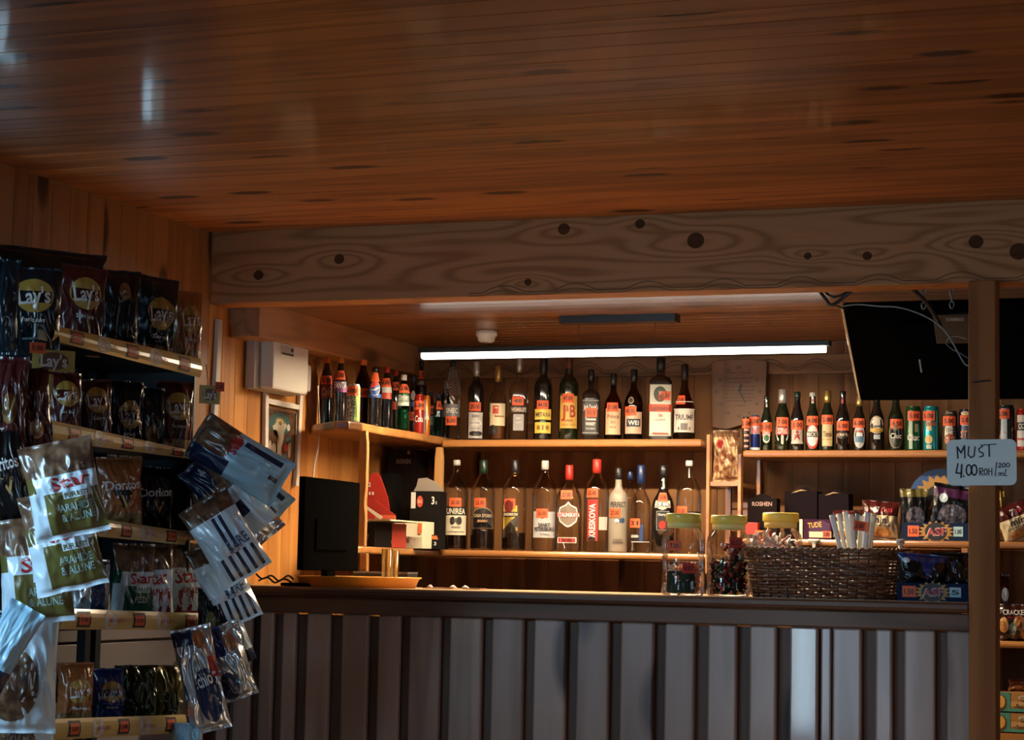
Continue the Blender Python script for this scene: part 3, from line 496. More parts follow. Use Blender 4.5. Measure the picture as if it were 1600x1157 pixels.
# beer shelf -------------------------------------------------------------------
CAN = {k: pm('can_'+k, c, .22, .5) for k, c in {'black': (.03, .025, .025), 'blue': (.015, .03, .16), 'green': (.02, .09, .03), 'teal': (.02, .32, .36), 'brown': (.10, .09, .05), 'navy': (.01, .02, .06), 'silver': (.3, .36, .42), 'red': (.45, .03, .02), 'orange': (.6, .16, .02), 'white': (.62, .6, .5), 'dark': (.04, .05, .05)}.items()}
star = [(math.cos(math.pi/2+i*math.pi/5)*(1 if i % 2 == 0 else .42), math.sin(math.pi/2+i*math.pi/5)*(1 if i % 2 == 0 else .42)) for i in range(10)]
row([
 (1166, 652, 5.5, 'can', CAN['black'], None, 0, [('r', -.5, .7, .1+.16*k, .16+.16*k, (.55, .25, .2)) for k in range(4)], 'slim black can with stacked pink marks, leftmost on the beer shelf', {'name': 'drink_can', 'tags': [(0, .80, '5.00')], 'cat': 'can', 'lab_name': 'printed_design', 'dy': -.03}),
 (1180, 650, 7.5, 'can', CAN['blue'], None, 0, [('r', -1.1, 1.1, .48, .86, (.45, .5, .58)), ('t', 'Bull', 0, .58, .16, (.5, .03, .04), 1.3), ('r', -1.1, 1.1, .03, .10, (.5, .55, .6))], 'slim blue and silver energy drink can on the beer shelf', {'name': 'drink_can', 'tags': [(-.3, .83, '4.00')], 'cat': 'can', 'lab_name': 'printed_design', 'dy': .0}),
 (1198, 620, 9, 'beer', 'green', CB, .05, [('r', -.8, .8, .27, .38, RED), ('t', 'STELLA', 0, .35, .04, WHT, 1.2), ('t', 'ARTOIS', 0, .30, .04, WHT, 1.2), ('e', 0, .23, .55, .08, (.55, .55, .5)), ('e', 0, .24, .4, .06, (.02, .1, .03)), ('r', -.3, .3, .80, .86, WHT)], 'small green beer bottle with a red name shield over a white oval ring', {'tags': [(-.1, .44, '3.00')], 'dy': .02}),
 (1223, 610, 12, 'beer', 'green', CS, .22, [('g', 0, .26, .95, .16, [(-.9, .9), (-1, .2), (-.7, -.5), (0, -1), (.7, -.5), (1, .2), (.9, .9)], (.50, .48, .44)), ('r', -.82, .82, .26, .38, (.45, .03, .02)), ('t', 'STELLA', 0, .35, .04, WHT, 1.2), ('t', 'ARTOIS', 0, .30, .04, WHT, 1.2)], 'large green beer bottle with a silver-foiled neck', {'tags': [(0, .47, '7.00')]}),
 (1246, 614, 10.5, 'beer', 'dark', CDG, .10, [('r', -.9, .9, .12, .42, (.42, .38, .33)), ('g', 0, .28, .75, .13, star, (.22, .02, .02)), ('r', -.9, .9, .12, .16, (.5, .45, .4))], 'beer bottle with a dark red star on a grey label', {'tags': [(0, .44, '5.00')]}),
 (1270, 615, 11, 'beer', 'green', CW, .06, [('e', 0, .26, .95, .23, RED), ('e', 0, .26, .75, .18, (.7, .68, .64)), ('r', -1., 1., .24, .33, (.015, .02, .015)), ('t', "BECK'S", 0, .285, .06, WHT, 1.5), ('r', -.35, .35, .82, .92, (.6, .58, .55)), ('e', 0, .87, .2, .025, RED)], 'green beer bottle with a red-rimmed white oval label and black name band', {'tags': [(-.05, .52, '4.00')]}),
 (1293, 612, 11, 'beer', 'green', CG, .20, [('r', -.75, .75, .08, .46, (.55, .42, .22)), ('t', 'Timis', 0, .28, .09, (.12, .05, .02), 1.2), ('r', -.7, .7, .18, .20, (.4, .25, .1))], 'green beer bottle with gold neck foil and a cream-gold label', {'tags': [(0, .52, '5.00')]}),
 (1317, 613, 11, 'beer', 'dark', CB, .04, [('g', 0, .24, 1., .13, [(-1, -.9), (1, -.9), (1, .4), (.5, .5), (.3, .95), (-.3, .95), (-.5, .5), (-1, .4)], (.30, .10, .05)), ('e', 0, .27, .85, .07, BLK), ('t', 'URSUS', 0, .27, .04, (.7, .55, .4), 1.3), ('t', 'VV', 0, .02, .0001, WHT), ('e', -.1, .84, .38, .05, (.35, .03, .02))], 'dark beer bottle with a bronze crown-shaped label and red neck medallion', {'tags': [(0, .42, '6.00')]}),
 (1343, 622, 10.5, 'beer', 'dark', CG, .16, [('e', 0, .27, .85, .22, (.45, .45, .45)), ('t', 'PILSNER', 0, .36, .045, RED, 1.2), ('r', -.6, .6, .16, .27, (.08, .18, .30)), ('r', -.45, .45, .27, .34, (.68, .66, .64))], 'beer bottle with silver and blue label, below the left edge of the television', {'tags': [(-.1, .52, '6.00')]}),
 (1370, 616, 12, 'beer', 'dark', CG, .05, [('e', 0, .45, .95, .16, (.35, .25, .12)), ('r', -.45, .45, .36, .58, (.6, .55, .45)), ('t', 'bergenbier', 0, .43, .045, (.05, .05, .04), 1.7), ('r', -.85, .85, .33, .39, (.5, .30, .04)), ('r', -.35, .4, .20, .28, (.35, .4, .42))], 'beer bottle with a gold-banded label and no price card', {}),
 (1400, 616, 12.5, 'beer', 'green', CB, .04, [('e', 0, .29, .95, .25, (.24, .18, .09)), ('e', 0, .29, .88, .235, (.015, .018, .01)), ('t', 'Ciuc', 0, .26, .09, (.62, .58, .5), 1.3), ('r', -.3, .3, .36, .44, (.18, .13, .07))], 'beer bottle with a gold-ringed black oval label and white script', {'tags': [(.1, .47, '4.50')]}),
 (1427, 636, 12, 'can', CAN['green'], None, 0, [('r', -.55, -.1, .04, .9, (.35, .42, .36)), ('t', 'Ciuc', 0, .30, .14, (.7, .66, .6), 1.5), ('r', .2, .6, .42, .6, (.25, .2, .12))], 'green beer can with white script', {'name': 'drink_can', 'tags': [(.1, .78, '5.00')], 'cat': 'can', 'lab_name': 'printed_design'}),
 (1455, 636, 12.5, 'can', CAN['teal'], None, 0, [('r', -.55, .05, .45, .9, (.62, .45, .25)), ('t', 'radler', 0, .62, .12, (.4, .1, .05), 1.4), ('e', -.3, .25, .45, .10, (.6, .42, .15)), ('r', .6, .75, .04, .9, (.1, .5, .55)), ('r', -.55, .05, .04, .13, (.45, .5, .4))], 'turquoise and sand-coloured can', {'name': 'drink_can', 'tags': [(-.35, .78, '5.00')], 'cat': 'can', 'lab_name': 'printed_design'}),
 (1484, 643, 12, 'can', CAN['brown'], None, 0, [('r', -.5, .35, .3, .95, (.62, .6, .56)), ('e', 0, .28, .7, .14, (.35, .08, .02)), ('t', 'CIUC', 0, .52, .08, (.3, .3, .3), 1.0)], 'white and olive can with a brown medallion', {'name': 'drink_can', 'tags': [(-.1, .74, '5.00')], 'cat': 'can', 'lab_name': 'printed_design'}),
 (1510, 641, 12, 'can', CAN['navy'], None, 0, [('r', -.55, .2, .25, .95, (.05, .08, .14)), ('e', -.2, .9, .5, .06, (.6, .5, .3)), ('r', -.6, .7, .60, .66, (.4, .42, .45)), ('t', 'ST', -.3, .40, .16, (.6, .2, .05), .8)], 'dark navy can with orange lettering, just left of the wooden post', {'name': 'drink_can', 'tags': [(0, .74, '5.00')], 'cat': 'can', 'lab_name': 'printed_design'}),
 (1572, 634, 13, 'can', CAN['dark'], None, 0, [('r', -.6, .1, .1, .92, (.42, .52, .60)), ('g', 0, .38, .9, .16, [(-1, -.9), (.9, .4), (1, .9), (-.3, .2), (-1, -.3)], (.4, .18, .05))], 'silver-blue can with an orange swoosh, right of the wooden post', {'name': 'drink_can', 'tags': [(-.4, .80, '5.00')], 'cat': 'can', 'lab_name': 'printed_design'}),
 (1600, 640, 12, 'can', CAN['red'], None, 0, [('r', -1.0, 1.0, .1, .85, (.6, .58, .55)), ('r', -1, 1, .48, .68, BLK), ('t', 'CO', -.3, .58, .12, WHT, .8), ('r', -1, 1, .25, .30, (.45, .05, .03))], 'white can with a black band at the right end of the beer shelf', {'name': 'drink_can', 'cat': 'can', 'lab_name': 'printed_design'}),
], 1.27, Z3, 'beer bottles and cans on the right shelf')
# soft drinks on the corner shelf ------------------------------------------------
ZSS = 1.6615
def side(px, top, X, hw, typ, gk, cap, caph, items, label, **kw):
    b = on(0, px, 640, X); Yb = b.y; t = on(1, px, top, Yb); H = t.z-ZSS
    R = hw*((b-CAM).dot(FW))/FPX
    bottle(b.x, Yb, ZSS, H, R, typ, gk, cap, caph, items, label, group='soft drinks on the corner shelf', **kw)
side(509, 561, -2.99, 11, 'soda', 'dark', CO, .07, [('r', -1, 1, .42, .60, (.14, .02, .015)), ('t', 'Cola', 0, .51, .10, (.5, .35, .3), 1.3), ('r', -.1, .15, .10, .38, (.02, .12, .18))], 'dark cola bottle with orange cap, first at the left wall end of the corner shelf', tags=[(0, .68, '6.00')])
side(531, 561, -2.92, 12, 'soda', 'dark', CO, .07, [('r', -1, 1, .50, .66, (.10, .04, .12)), ('t', 'FANTA', 0, .60, .09, (.65, .62, .65), 1.6), ('r', .1, .9, .50, .56, (.25, .04, .22))], 'dark grape soda bottle with purple label and orange cap', tags=[(-.1, .75, '5.00')])
side(566, 564, -2.90, 13, 'soda', 'brown', CO, .07, [], 'amber juice bottle with orange cap behind the white grape can', tags=[(.1, .52, '6.00')], liquid=(AM, .8))
side(552, 601, -2.80, 10.5, 'can', CAN['white'], None, 0, [('r', .15, .95, .05, .92, (.22, .36, .06)), ('t', 'WHITE GRAPE', -.35, .40, .22, (.04, .035, .03), 3.2, math.pi/2), ('r', .5, .7, .15, .5, (.5, .6, .2))], 'white and lime green grape drink can at the front corner', name='drink_can', cat='can', tags=[(-.3, .82, '4.00')], lab_name='printed_design')
side(585, 575, -2.84, 11.5, 'soda', 'dark', CB, .07, [('r', -1, 1, .50, .56, (.02, .08, .30)), ('e', 0, .66, .75, .13, (.65, .63, .62)), ('e', 0, .66, .68, .12, (.02, .07, .28)), ('g', 0, .70, .62, .08, [(-1, -.4), (-.6, .5), (0, 1), (.6, .7), (.95, .1), (.3, .0), (-.3, -.5)], (.55, .04, .03)), ('g', 0, .64, .62, .05, [(-1, -.3), (-.3, -.2), (.4, .5), (1, .6), (.6, .0), (0, -.6)], (.65, .63, .62))], 'cola bottle with a round red, white and blue emblem', tags=[(0, .84, '5.50')])
side(603, 575, -2.86, 11, 'soda', 'dark', CR_, .08, [('r', -.8, .8, .50, .60, (.45, .05, .03)), ('r', -.8, .8, .60, .70, (.5, .5, .5))], 'cola bottle with grey and red label, right of the round-emblem bottle', tags=[(-.1, .76, '6.00')])
side(617, 580, -2.93, 9.5, 'soda', 'dark', CR_, .08, [('r', -.9, .9, .40, .52, (.45, .05, .03))], 'dark cola bottle in the back row, left of the clear green bottle', tags=[(.1, .76, '6.00')])
side(630, 587, -2.80, 10.5, 'water', 'gclear', CW, .09, [('r', -1, 1, .45, .75, (.20, .26, .20)), ('t', 'Drink', 0, .60, .09, (.6, .62, .6), 1.3), ('r', -.9, .9, .45, .51, (.45, .5, .45))], 'clear green drink bottle with a white cap', tags=[(.2, .76, '5.00')], liquid=(pm('liquid_green', (.01, .05, .03), .1), .4))
side(645, 590, -2.92, 8, 'soda', 'dark', CBL, .07, [('r', -1, 1, .52, .60, (.02, .06, .25)), ('e', 0, .70, .5, .08, (.5, .4, .4))], 'small dark cola bottle with blue band right of the clear green bottle', tags=[(0, .36, '5.00')])
side(657, 566, -2.90, 9.5, 'high', 'dark', CB, .07, [('r', -.8, .8, .70, .76, (.2, .2, .2))], 'tall dark bottle standing behind the red cola can', tags=[(.1, .83, '5.00')])
side(655, 617, -2.795, 7.5, 'can', CAN['red'], None, 0, [('t', 'Cola', 0, .38, .16, (.7, .68, .65), 1.7)], 'slim red cola can', name='drink_can', cat='can', tags=[(0, .72, '6.00')], lab_name='printed_design')
side(666, 619, -2.80, 6.5, 'can', CAN['orange'], None, 0, [('r', -1, -.2, .05, .9, (.2, .3, .45)), ('t', 'A', .2, .50, .2, (.7, .7, .7), 1.0)], 'slim orange can with pale stripe, beside the red can', name='drink_can', cat='can', lab_name='printed_design')
side(673, 614, -2.87, 8, 'soda', 'dark', CB, .07, [('r', -.9, .9, .3, .5, (.2, .2, .2))], 'dark bottle with a grey label behind the orange can', tags=[(.1, .62, '5.00')])
side(684, 617, -2.81, 7.5, 'water', 'teal', CBL, .08, [('t', 'lime', 0, .55, .1, (.4, .6, .7), 1.2, math.pi/2)], 'slim blue-green water bottle', tags=[(.9, .75, '6.00')])
side(696, 596, -2.86, 8, 'water', 'dark', CS, .12, [('r', -.8, .8, .4, .6, (.1, .12, .15))], 'dark bottle with silver cap in the corner, left of the lozenge-necked bottle')
# ------------------------------------------------------------------ ceiling lamp
MB_ = pm('lamp_black', (.012, .012, .012), .4)
lp = thing('pendant_lamp', 'long thin glowing tube lamp hanging below a black ceiling box', 'lamp', (LAMP_X0, LAMP_Y, LAMP_Z))
Lw = LAMP_X1-LAMP_X0
G().box(0, Lw+.004, -.018, .018, 0, .016, MB_).build('housing', lp, bevel=.002)
em = pm('lamp_diffuser', (.9, .9, .85), .5, emis=(1, .93, .80, 12.))
G().prism([(-.017, -.001), (-.017, -.014), (-.010, -.019), (.010, -.019), (.017, -.014), (.017, -.001)], .012, Lw-.012, em, 0).build('diffuser', lp)
for xx in (on(1, 904, 512, LAMP_Y).x, on(1, 1023, 512, LAMP_Y).x): G().tube([(xx-LAMP_X0, 0, .016), (xx-LAMP_X0, 0, .083)], .0008, pm('wire_grey', (.25, .25, .25), .4), 5).build('suspension_wire', lp)
xa, xb = on(1, 873, 500, .62).x, on(1, 1055, 500, .62).x
G().box(xa-LAMP_X0, xb-LAMP_X0, -.03, .03, .083, .1145, MB_).build('ceiling_box', lp, bevel=.002)
q = on(1, 760, 537, .95)
sm = thing('smoke_detector', 'small white round smoke detector on the inner ceiling', 'smoke detector', (q.x, .95, 1.999))
G().lathe([(.036, 0), (.036, -.018), (.030, -.022), (.028, -.034), (.020, -.040)], pm('detector_white', (.5, .48, .44), .4), 24).build('housing', sm)
G().lathe([(.0, -.039), (.008, -.041), (.0, -.045)], pm('detector_sensor', (.1, .1, .1), .2), 12, cap0=False, cap1=False).build('sensor', sm)
# ------------------------------------------------------------------ left wall things
MW = pm('plastic_white', (.62, .58, .52), .45, bump=.05)
MG = pm('plastic_grey', (.42, .39, .36), .45)
def wallpt(u, v): return on(0, u, v, XL+.003)
# trunking
def strip(name, u0, v0, u1, v1, wd, lab, X=XL+.003, cat='cable trunking', group=None):
    a, b = on(0, u0, v0, X), on(0, u1, v1, X)
    g = G(); d = (b-a); n = Vector((0, -d.z, d.y)).normalized()*wd/2
    vs = [a+n, a-n, b-n, b+n]; e = Vector((.014, 0, 0)); vs += [v+e for v in vs]
    g.add(vs, [(3, 2, 1, 0), (4, 5, 6, 7), (0, 1, 5, 4), (1, 2, 6, 5), (2, 3, 7, 6), (3, 0, 4, 7)], MW)
    return tag(g.build(name, bevel=.002), lab, cat, group)
strip('cable_trunking', 339, 500, 331, 660, .026, 'white vertical cable trunking at the near end of the lit wall')
strip('cable_trunking', 412, 612, 411, 700, .022, 'white vertical trunking strip left of the religious picture')
strip('cable_trunking', 466, 618, 459, 760, .022, 'white vertical trunking strip right of the religious picture')
strip('cable_trunking', 414, 627, 462, 637, .018, 'short white trunking piece across the top of the religious picture')
# fuse box
c0 = on(0, 424, 516, XL+.085)
fb = thing('fuse_box', 'white metal fuse box on the left wall with a small lock plate', 'fuse box', (XL+.005, .258, 1.748), (0, 0, 0))
G().box(0, .035, -.03, .26, -.002, .185, MG).build('back_plate', fb, bevel=.004)
G().box(.035, .085, 0, .25, 0, .183, pm('fuse_box_white', (.70, .67, .60), .45, bump=.05)).build('door', fb, bevel=.008)
G().box(.0855, .0875, .045, .135, .112, .142, MG).build('lock_plate', fb, bevel=.002)
G().box(.0878, .0885, .05, .13, .113, .119, MB_).build('slot', fb)
G().box(.0878, .0885, .112, .128, .127, .136, MB_).build('latch', fb)
jb = thing('junction_box', 'small grey junction box right of the white fuse box', 'junction box', (XL+.005, .50, 1.765))
G().box(0, .06, .0, .085, 0, .088, MG).build('housing', jb, bevel=.008)
G().lathe([(.004, 0), (.004, .003)], CS, 10, c=(.06, .03, .012)).build('screw', jb)
# motion sensor
q = wallpt(397, 541)
ms = thing('motion_sensor', 'white motion sensor with a tiny red light beside the fuse box', 'sensor', (XL+.005, q.y-.03, q.z-.033), (0, 0, math.radians(50)))
G().box(0, .035, 0, .045, 0, .088, MW).build('housing', ms, bevel=.008)
G().lathe([(.001, -.019), (.014, -.016), (.019, 0), (.014, .016), (.001, .019)], MW, 18, 1, 1, c=(.033, .0225, .026)).build('lens', ms)
G().lathe([(.0, -.0025), (.0025, 0), (0, .0025)], pm('led_red', (.8, .05, .02), .4, emis=(1, .12, .05, 12.)), 10, c=(.036, .028, .058), cap0=False, cap1=False).build('status_light', ms)
# white cable
g = G(); pts = []
for i, (u, v) in enumerate(((497, 603), (498, 640), (499, 670), (497, 700), (492, 722), (489, 745), (486, 790))):
    p = on(0, u, v, -2.93 if i < 2 else -2.96); pts.append(p)
tag(G().tube(pts, .003, MW, 7).build('white_cable'), 'loose white cable dropping from the junction box to the monitor', 'cable')
p0, p1 = on(0, 484, 540, XL+.02), on(0, 491, 561, XL+.02)
tag(G().tube([p0, p1], .0012, MW, 5).build('antenna_wire'), 'thin white wire rising behind the grey junction box', 'wire')
# religious picture
pa, pb_ = on(0, 414, 633, XL+.01), on(0, 461, 700, XL+.01); zb = pa.z-.19
pc = thing('religious_picture', 'framed religious picture of a radiant white-robed figure', 'picture', (XL+.004, pa.y, zb), (0, 0, math.pi/2))
PW = pb_.y-pa.y; PH = .185
MP = mottled('picture_dark', (.03, .02, .015), (.12, .06, .03), 90, .35, .3)
fnp = lambda x, z, l: (x, -.006-.0005*l, z)
G().box(0, PW, -.006, 0, 0, PH, MP).build('panel', pc)
fr = G()
for a in ((0, .008, 0, PH), (PW-.008, PW, 0, PH), (0, PW, PH-.007, PH), (0, PW, 0, .007)): fr.box(a[0], a[1], -.010, -.0055, a[2], a[3], pm('frame_bronze', (.16, .09, .05), .4, .4))
for k in range(34):
    fr.box(PW-.006, PW-.003, -.0112, -.010, .004+k*.0053, .0066+k*.0053, pm('frame_bead', (.5, .45, .35), .4))
fr.build('frame', pc)
g = G(); cx_ = PW*.48
g.disc(fnp, cx_, PH*.74, PW*.34, PH*.19, C(.03, .10, .11), 1)
rays = []
for i in range(28): a = i*2*math.pi/28; r = 1. if i % 2 else .5; rays.append((math.cos(a)*r, math.sin(a)*r))
g.disc(fnp, cx_, PH*.76, PW*.20, PH*.12, C(.65, .55, .25), 2, pts=rays)
g.disc(fnp, cx_, PH*.76, PW*.095, PH*.06, C(.7, .6, .3), 3)
robe = [(-.5, .95), (-1, .75), (-.9, .55), (-.45, .6), (-.4, .2), (-.3, -.4), (-.2, -1), (.35, -1), (.25, -.3), (.5, .2), (.55, .6), (.9, .85), (.75, 1), (.3, .9), (0, .98)]
g.disc(fnp, cx_, PH*.43, PW*.24, PH*.34, C(.60, .57, .46), 4, pts=robe)
g.disc(fnp, cx_, PH*.755, PW*.045, PH*.035, C(.15, .07, .03), 5)
g.disc(fnp, cx_, PH*.76, PW*.025, PH*.022, C(.45, .28, .16), 6)
for (x, z, rx, rz, col) in ((.18, .32, .05, .12, (.5, .46, .36)), (.30, .30, .07, .10, (.5, .5, .4)), (.68, .35, .07, .07, (.45, .06, .03)), (.80, .33, .05, .16, (.55, .5, .42)), (.78, .48, .10, .05, (.06, .16, .18)), (.75, .70, .05, .06, (.5, .5, .42)), (.33, .17, .12, .03, (.4, .05, .04)), (.48, .14, .08, .03, (.6, .4, .3)), (.66, .2, .10, .03, (.06, .14, .15))):
    g.disc(fnp, x*PW, z*PH, rx*PW, rz*PH, C(*col), 4, 10)
g.build('painted_scene', pc)
# ------------------------------------------------------------------ wall clock plaque
q0, q1 = on(1, 1112, 562, YB-.04), on(1, 1197, 668, YB-.04)
Wc, Hc = q1.x-q0.x, q0.z-q1.z
ck = thing('wall_clock', 'wooden plaque clock with burnt-in text and roman numerals above the cookie bag', 'clock', ((q0.x+q1.x)/2, YB-.026, q1.z))
W_plq = wood('plaque_wood', (.24, .12, .06), (.15, .07, .035), 2, None, rough=.55, coat=0, rings=4)
o_ = []
h2 = Wc/2
for i in range(9): t = i/8; o_.append((-h2+.004+Wc*.98*t, .004+.010*math.sin(t*2*math.pi+3.3)))
o_ += [(h2, .03), (h2-.002, Hc*.5), (h2+.001, Hc-.02)]
for i in range(9): t = i/8; o_.append((h2-Wc*t, Hc-.008+.008*math.sin(t*math.pi)))
o_ += [(-h2+.001, Hc*.5)]
G().prism(o_, -.016, 0, W_plq, 1).build('plaque', ck, bevel=.002)
fnc = flat(-.016, .0004); g = G(); brn = C(.05, .022, .012)
cz = Hc*.52
for s, a in (('XII', 90), ('I', 60), ('II', 30), ('III', 0), ('IV', -30), ('V', -60), ('VI', -90), ('VII', -120), ('VIII', -150), ('IX', 180), ('X', 150), ('XI', 120)):
    a = math.radians(a); G().text(s, fnc, math.cos(a)*h2*.78, cz+math.sin(a)*Hc*.36, .011, brn).build('numeral', ck)
random.seed(3)
for k, (zz, wd) in enumerate(((.80, .45), (.72, .5), (.66, .42), (.60, .62), (.545, .6), (.49, .56), (.44, .62), (.39, .5), (.32, .3))):
    g.text(''.join(random.choice('aemnorstu ') for _ in range(int(wd*34))), fnc, 0, zz*Hc, .0055, brn, wd*Wc*.98)
g.build('burnt_lettering', ck)
hd = G(); hb = C(.01, .01, .01)
hd.T = Matrix.Translation((.0, 0, cz))
hd.prism([(-.002, 0), (.006, .028), (.014, .024), (.004, -.002)], -.021, -.0195, hb, 1)
hd.prism([(0, .002), (.024, -.040), (.026, -.038), (.004, .004)], -.0225, -.0215, hb, 1); hd.T = None
hd.build('hands', ck)
# ------------------------------------------------------------------ hanging screen seen from the back
tl, tr = on(1, 1318, 480, .25), on(1, 1587, 480, .25)
bl = on(0, 1346, 627, tl.x)
zt_, yt, zb_, yb_ = tl.z, .25, bl.z, bl.y
wT = on(1, 1600, 560, .4).x+.03-tl.x
ang = math.atan2(yb_-yt, zt_-zb_); hT = math.hypot(yb_-yt, zt_-zb_)
tv = thing('hanging_television', 'black flat television hung from the ceiling, tilted, its back toward us', 'television', (tl.x, yt, zt_), (ang, 0, 0))
MT = pm('tv_black', (.003, .003, .003), .9, spec=.0)
G().box(0, wT, 0, .022, -hT, 0, MT).build('back_shell', tv, bevel=.004)
G().box(.12, wT-.12, -.02, 0, -hT+.04, -.06, MT).build('electronics_hump', tv, bevel=.012)
G().box(-.0075, -.0005, -.004, .026, -hT-.002, .002, pm('bezel_silver', (.75, .74, .70), .25, .9)).build('silver_side_edge', tv, bevel=.002)
bx0 = .25
G().box(bx0, bx0+.10, -.030, -.02, -.12, -.012, pm('bracket_dark', (.03, .03, .035), .4, .5)).build('mounting_bracket', tv, bevel=.002)
g = G(); g.patch(flat(-.0305), bx0+.035, bx0+.085, -.035, -.022, C(.12, .15, .18)); g.text('HDMI', flat(-.0305), bx0+.06, -.0285, .006, C(.3, .35, .4), layer=2); g.build('sticker', tv)
g = G(); g.patch(flat(-.021), bx0-.06, bx0-.055, -.235, -.185, C(.3, .4, .45), rot if False else 1); g.build('mark', tv)
steel = pm('chain_steel', (.35, .42, .45), .3, .8)
def chain(x, y, z0, z1, lab):
    g = G(); z = z0; k = 0
    while z < z1:
        pts = [(x+(math.cos(a)*.006 if k % 2 == 0 else 0), y+(0 if k % 2 == 0 else math.cos(a)*.006), z+.011+math.sin(a)*.011) for a in [i*2*math.pi/10 for i in range(11)]]
        g.tube(pts, .0018, steel, 5); z += .0175; k += 1
    return tag(g.build('hanging_chain'), lab, 'chain', 'chains carrying the television')
chain(on(1, 1443, 480, .24).x, .24, 1.945, 2.0, 'steel chain carrying the television, left one of the pair')
chain(on(1, 1487, 480, .24).x, .24, 1.945, 2.0, 'steel chain carrying the television, right one of the pair')
def pxtube(name, pts, r, m, label, cat='cable', Y=.2):
    P = [on(1, a[0], a[1], a[2] if len(a) > 2 else Y) for a in pts]
    # smooth by Catmull-Rom
    Q = []
    for i in range(len(P)-1):
        p0, p1, p2, p3 = P[max(i-1, 0)], P[i], P[i+1], P[min(i+2, len(P)-1)]
        for k in range(5):
            t = k/5; Q.append(.5*((2*p1)+(p2-p0)*t+(2*p0-5*p1+4*p2-p3)*t*t+(3*p1-p0-3*p2+p3)*t**3))
    Q.append(P[-1]); return tag(G().tube(Q, r, m, 6).build(name), label, cat)
gc = pm('cable_grey_blue', (.22, .30, .34), .4); bc = pm('cable_black', (.01, .01, .01), .4)
pxtube('cable', [(1316, 479), (1340, 476), (1375, 479), (1400, 480), (1430, 488), (1460, 503), (1480, 522), (1495, 548), (1506, 567), (1512, 572)], .0022, gc, 'grey cable arching across the back of the television', Y=.225)
pxtube('cable', [(1277, 449, .14), (1290, 468, .15), (1300, 477, .15), (1318, 465, .15), (1336, 449, .14)], .005, bc, 'thick black cable looping below the beam left of the television')
pxtube('cable', [(1283, 450, .17), (1300, 464, .17), (1318, 460, .17), (1330, 450, .17)], .004, bc, 'second black cable in the loop, hanging less far below the beam')
pxtube('cable', [(1300, 476, .16), (1312, 480, .18), (1320, 484, .22)], .002, bc, 'thin black cable from the cable loop to the television corner')
pxtube('cable', [(1424, 450, .15), (1440, 465, .17), (1452, 480, .19), (1462, 495, .21), (1470, 510, .24)], .006, bc, 'thick black cable dropping from the beam to the television bracket')
pxtube('cable', [(1510, 530), (1490, 526), (1478, 535), (1486, 545), (1500, 552), (1512, 560)], .001, gc, 'thin looped wire on the television back', Y=.26)
pxtube('cable', [(1549, 556), (1556, 562), (1557, 570), (1552, 572)], .0011, gc, 'short curl of wire visible right of the wooden post', Y=.27)
pxtube('cable', [(1512, 600), (1530, 597), (1548, 594), (1560, 596)], .0028, bc, 'black cable passing behind the post', Y=.27) if False else None
pxtube('cable', [(1520, 598), (1535, 596), (1548, 595)], .0022, bc, 'black tie wrapped across the wooden post', Y=-.048)
# ------------------------------------------------------------------ price sign
q0, q1 = on(1, 1479, 687, -.07), on(1, 1588, 759, -.07)
sw, sh = q1.x-q0.x, (q0.z-q1.z)*1.0
sg = thing('price_sign', 'pale blue rounded card with handwritten drink price, fixed to the post', 'sign', ((q0.x+q1.x)/2, -.062, (q0.z+q1.z)/2), (0, math.radians(-.6), 0))
o_ = []; rr = .016
for cxs, czs, a0 in ((1, -1, -90), (1, 1, 0), (-1, 1, 90), (-1, -1, 180)):
    for k in range(6):
        a = math.radians(a0+k*18); o_.append((cxs*(sw/2-rr)+math.cos(a)*rr, czs*(sh/2-rr)+math.sin(a)*rr))
G().prism(o_, -.003, 0, pm('sign_card', (.70, .84, .84), .5, bump=.05), 1).build('card', sg)
G().box(-.015, .015, 0, .0165, -.02, .03, MB_).build('fixing', sg)
g = G(); fs = flat(-.003); ink = C(.02, .02, .05)
def stroke(g, pts, wd, ink, fn=fs, l=1):
    for (a, b) in zip(pts, pts[1:]):
        a = Vector(a); b = Vector(b); d = (b-a); n = Vector((-d.y, d.x)).normalized()*wd/2; e = d.normalized()*wd*.3
        g.add([fn(*(v), l) for v in ((a-e-n), (b+e-n), (b+e+n), (a-e+n))], [(0, 1, 2, 3)], ink)
def S(u, v): # sign pixel (from the 1600x1067 crop of 1330..1600 x 600..780) to local metres
    return ((u-1207)/640*sw, -(v-730)/425*sh)
def SS(pts, wd=13): stroke(g, [S(*p) for p in pts], wd/640*sw, ink)
SS([(990, 690), (985, 585), (1020, 640), (1052, 575), (1055, 688)], 15)
SS([(1092, 582), (1085, 660), (1110, 685), (1140, 670), (1150, 585)])
SS([(1220, 580), (1185, 605), (1190, 630), (1222, 645), (1225, 670), (1190, 680)], 12)
SS([(1200, 572), (1345, 562)], 9); SS([(1278, 572), (1280, 675)], 15)
SS([(990, 740), (972, 825), (1020, 830)], 15); SS([(1025, 750), (1018, 868)], 17); SS([(1040, 855), (1046, 860)], 14)
for cx_s in (1090, 1140):
    SS([(cx_s+math.cos(a)*24, 800+math.sin(a)*48) for a in [i*2*math.pi/12 for i in range(13)]], 14)
SS([(1192, 850), (1188, 785), (1215, 785), (1218, 810), (1192, 815), (1222, 850)], 10)
SS([(1245+math.cos(a)*14, 818+math.sin(a)*28) for a in [i*2*math.pi/10 for i in range(11)]], 9)
SS([(1272, 850), (1272, 785)], 9); SS([(1272, 815), (1300, 812)], 8); SS([(1302, 785), (1302, 850)], 9)
SS([(1345, 728), (1332, 858)], 9)
SS([(1362, 745), (1378, 738), (1385, 752), (1362, 778), (1392, 776)], 8)
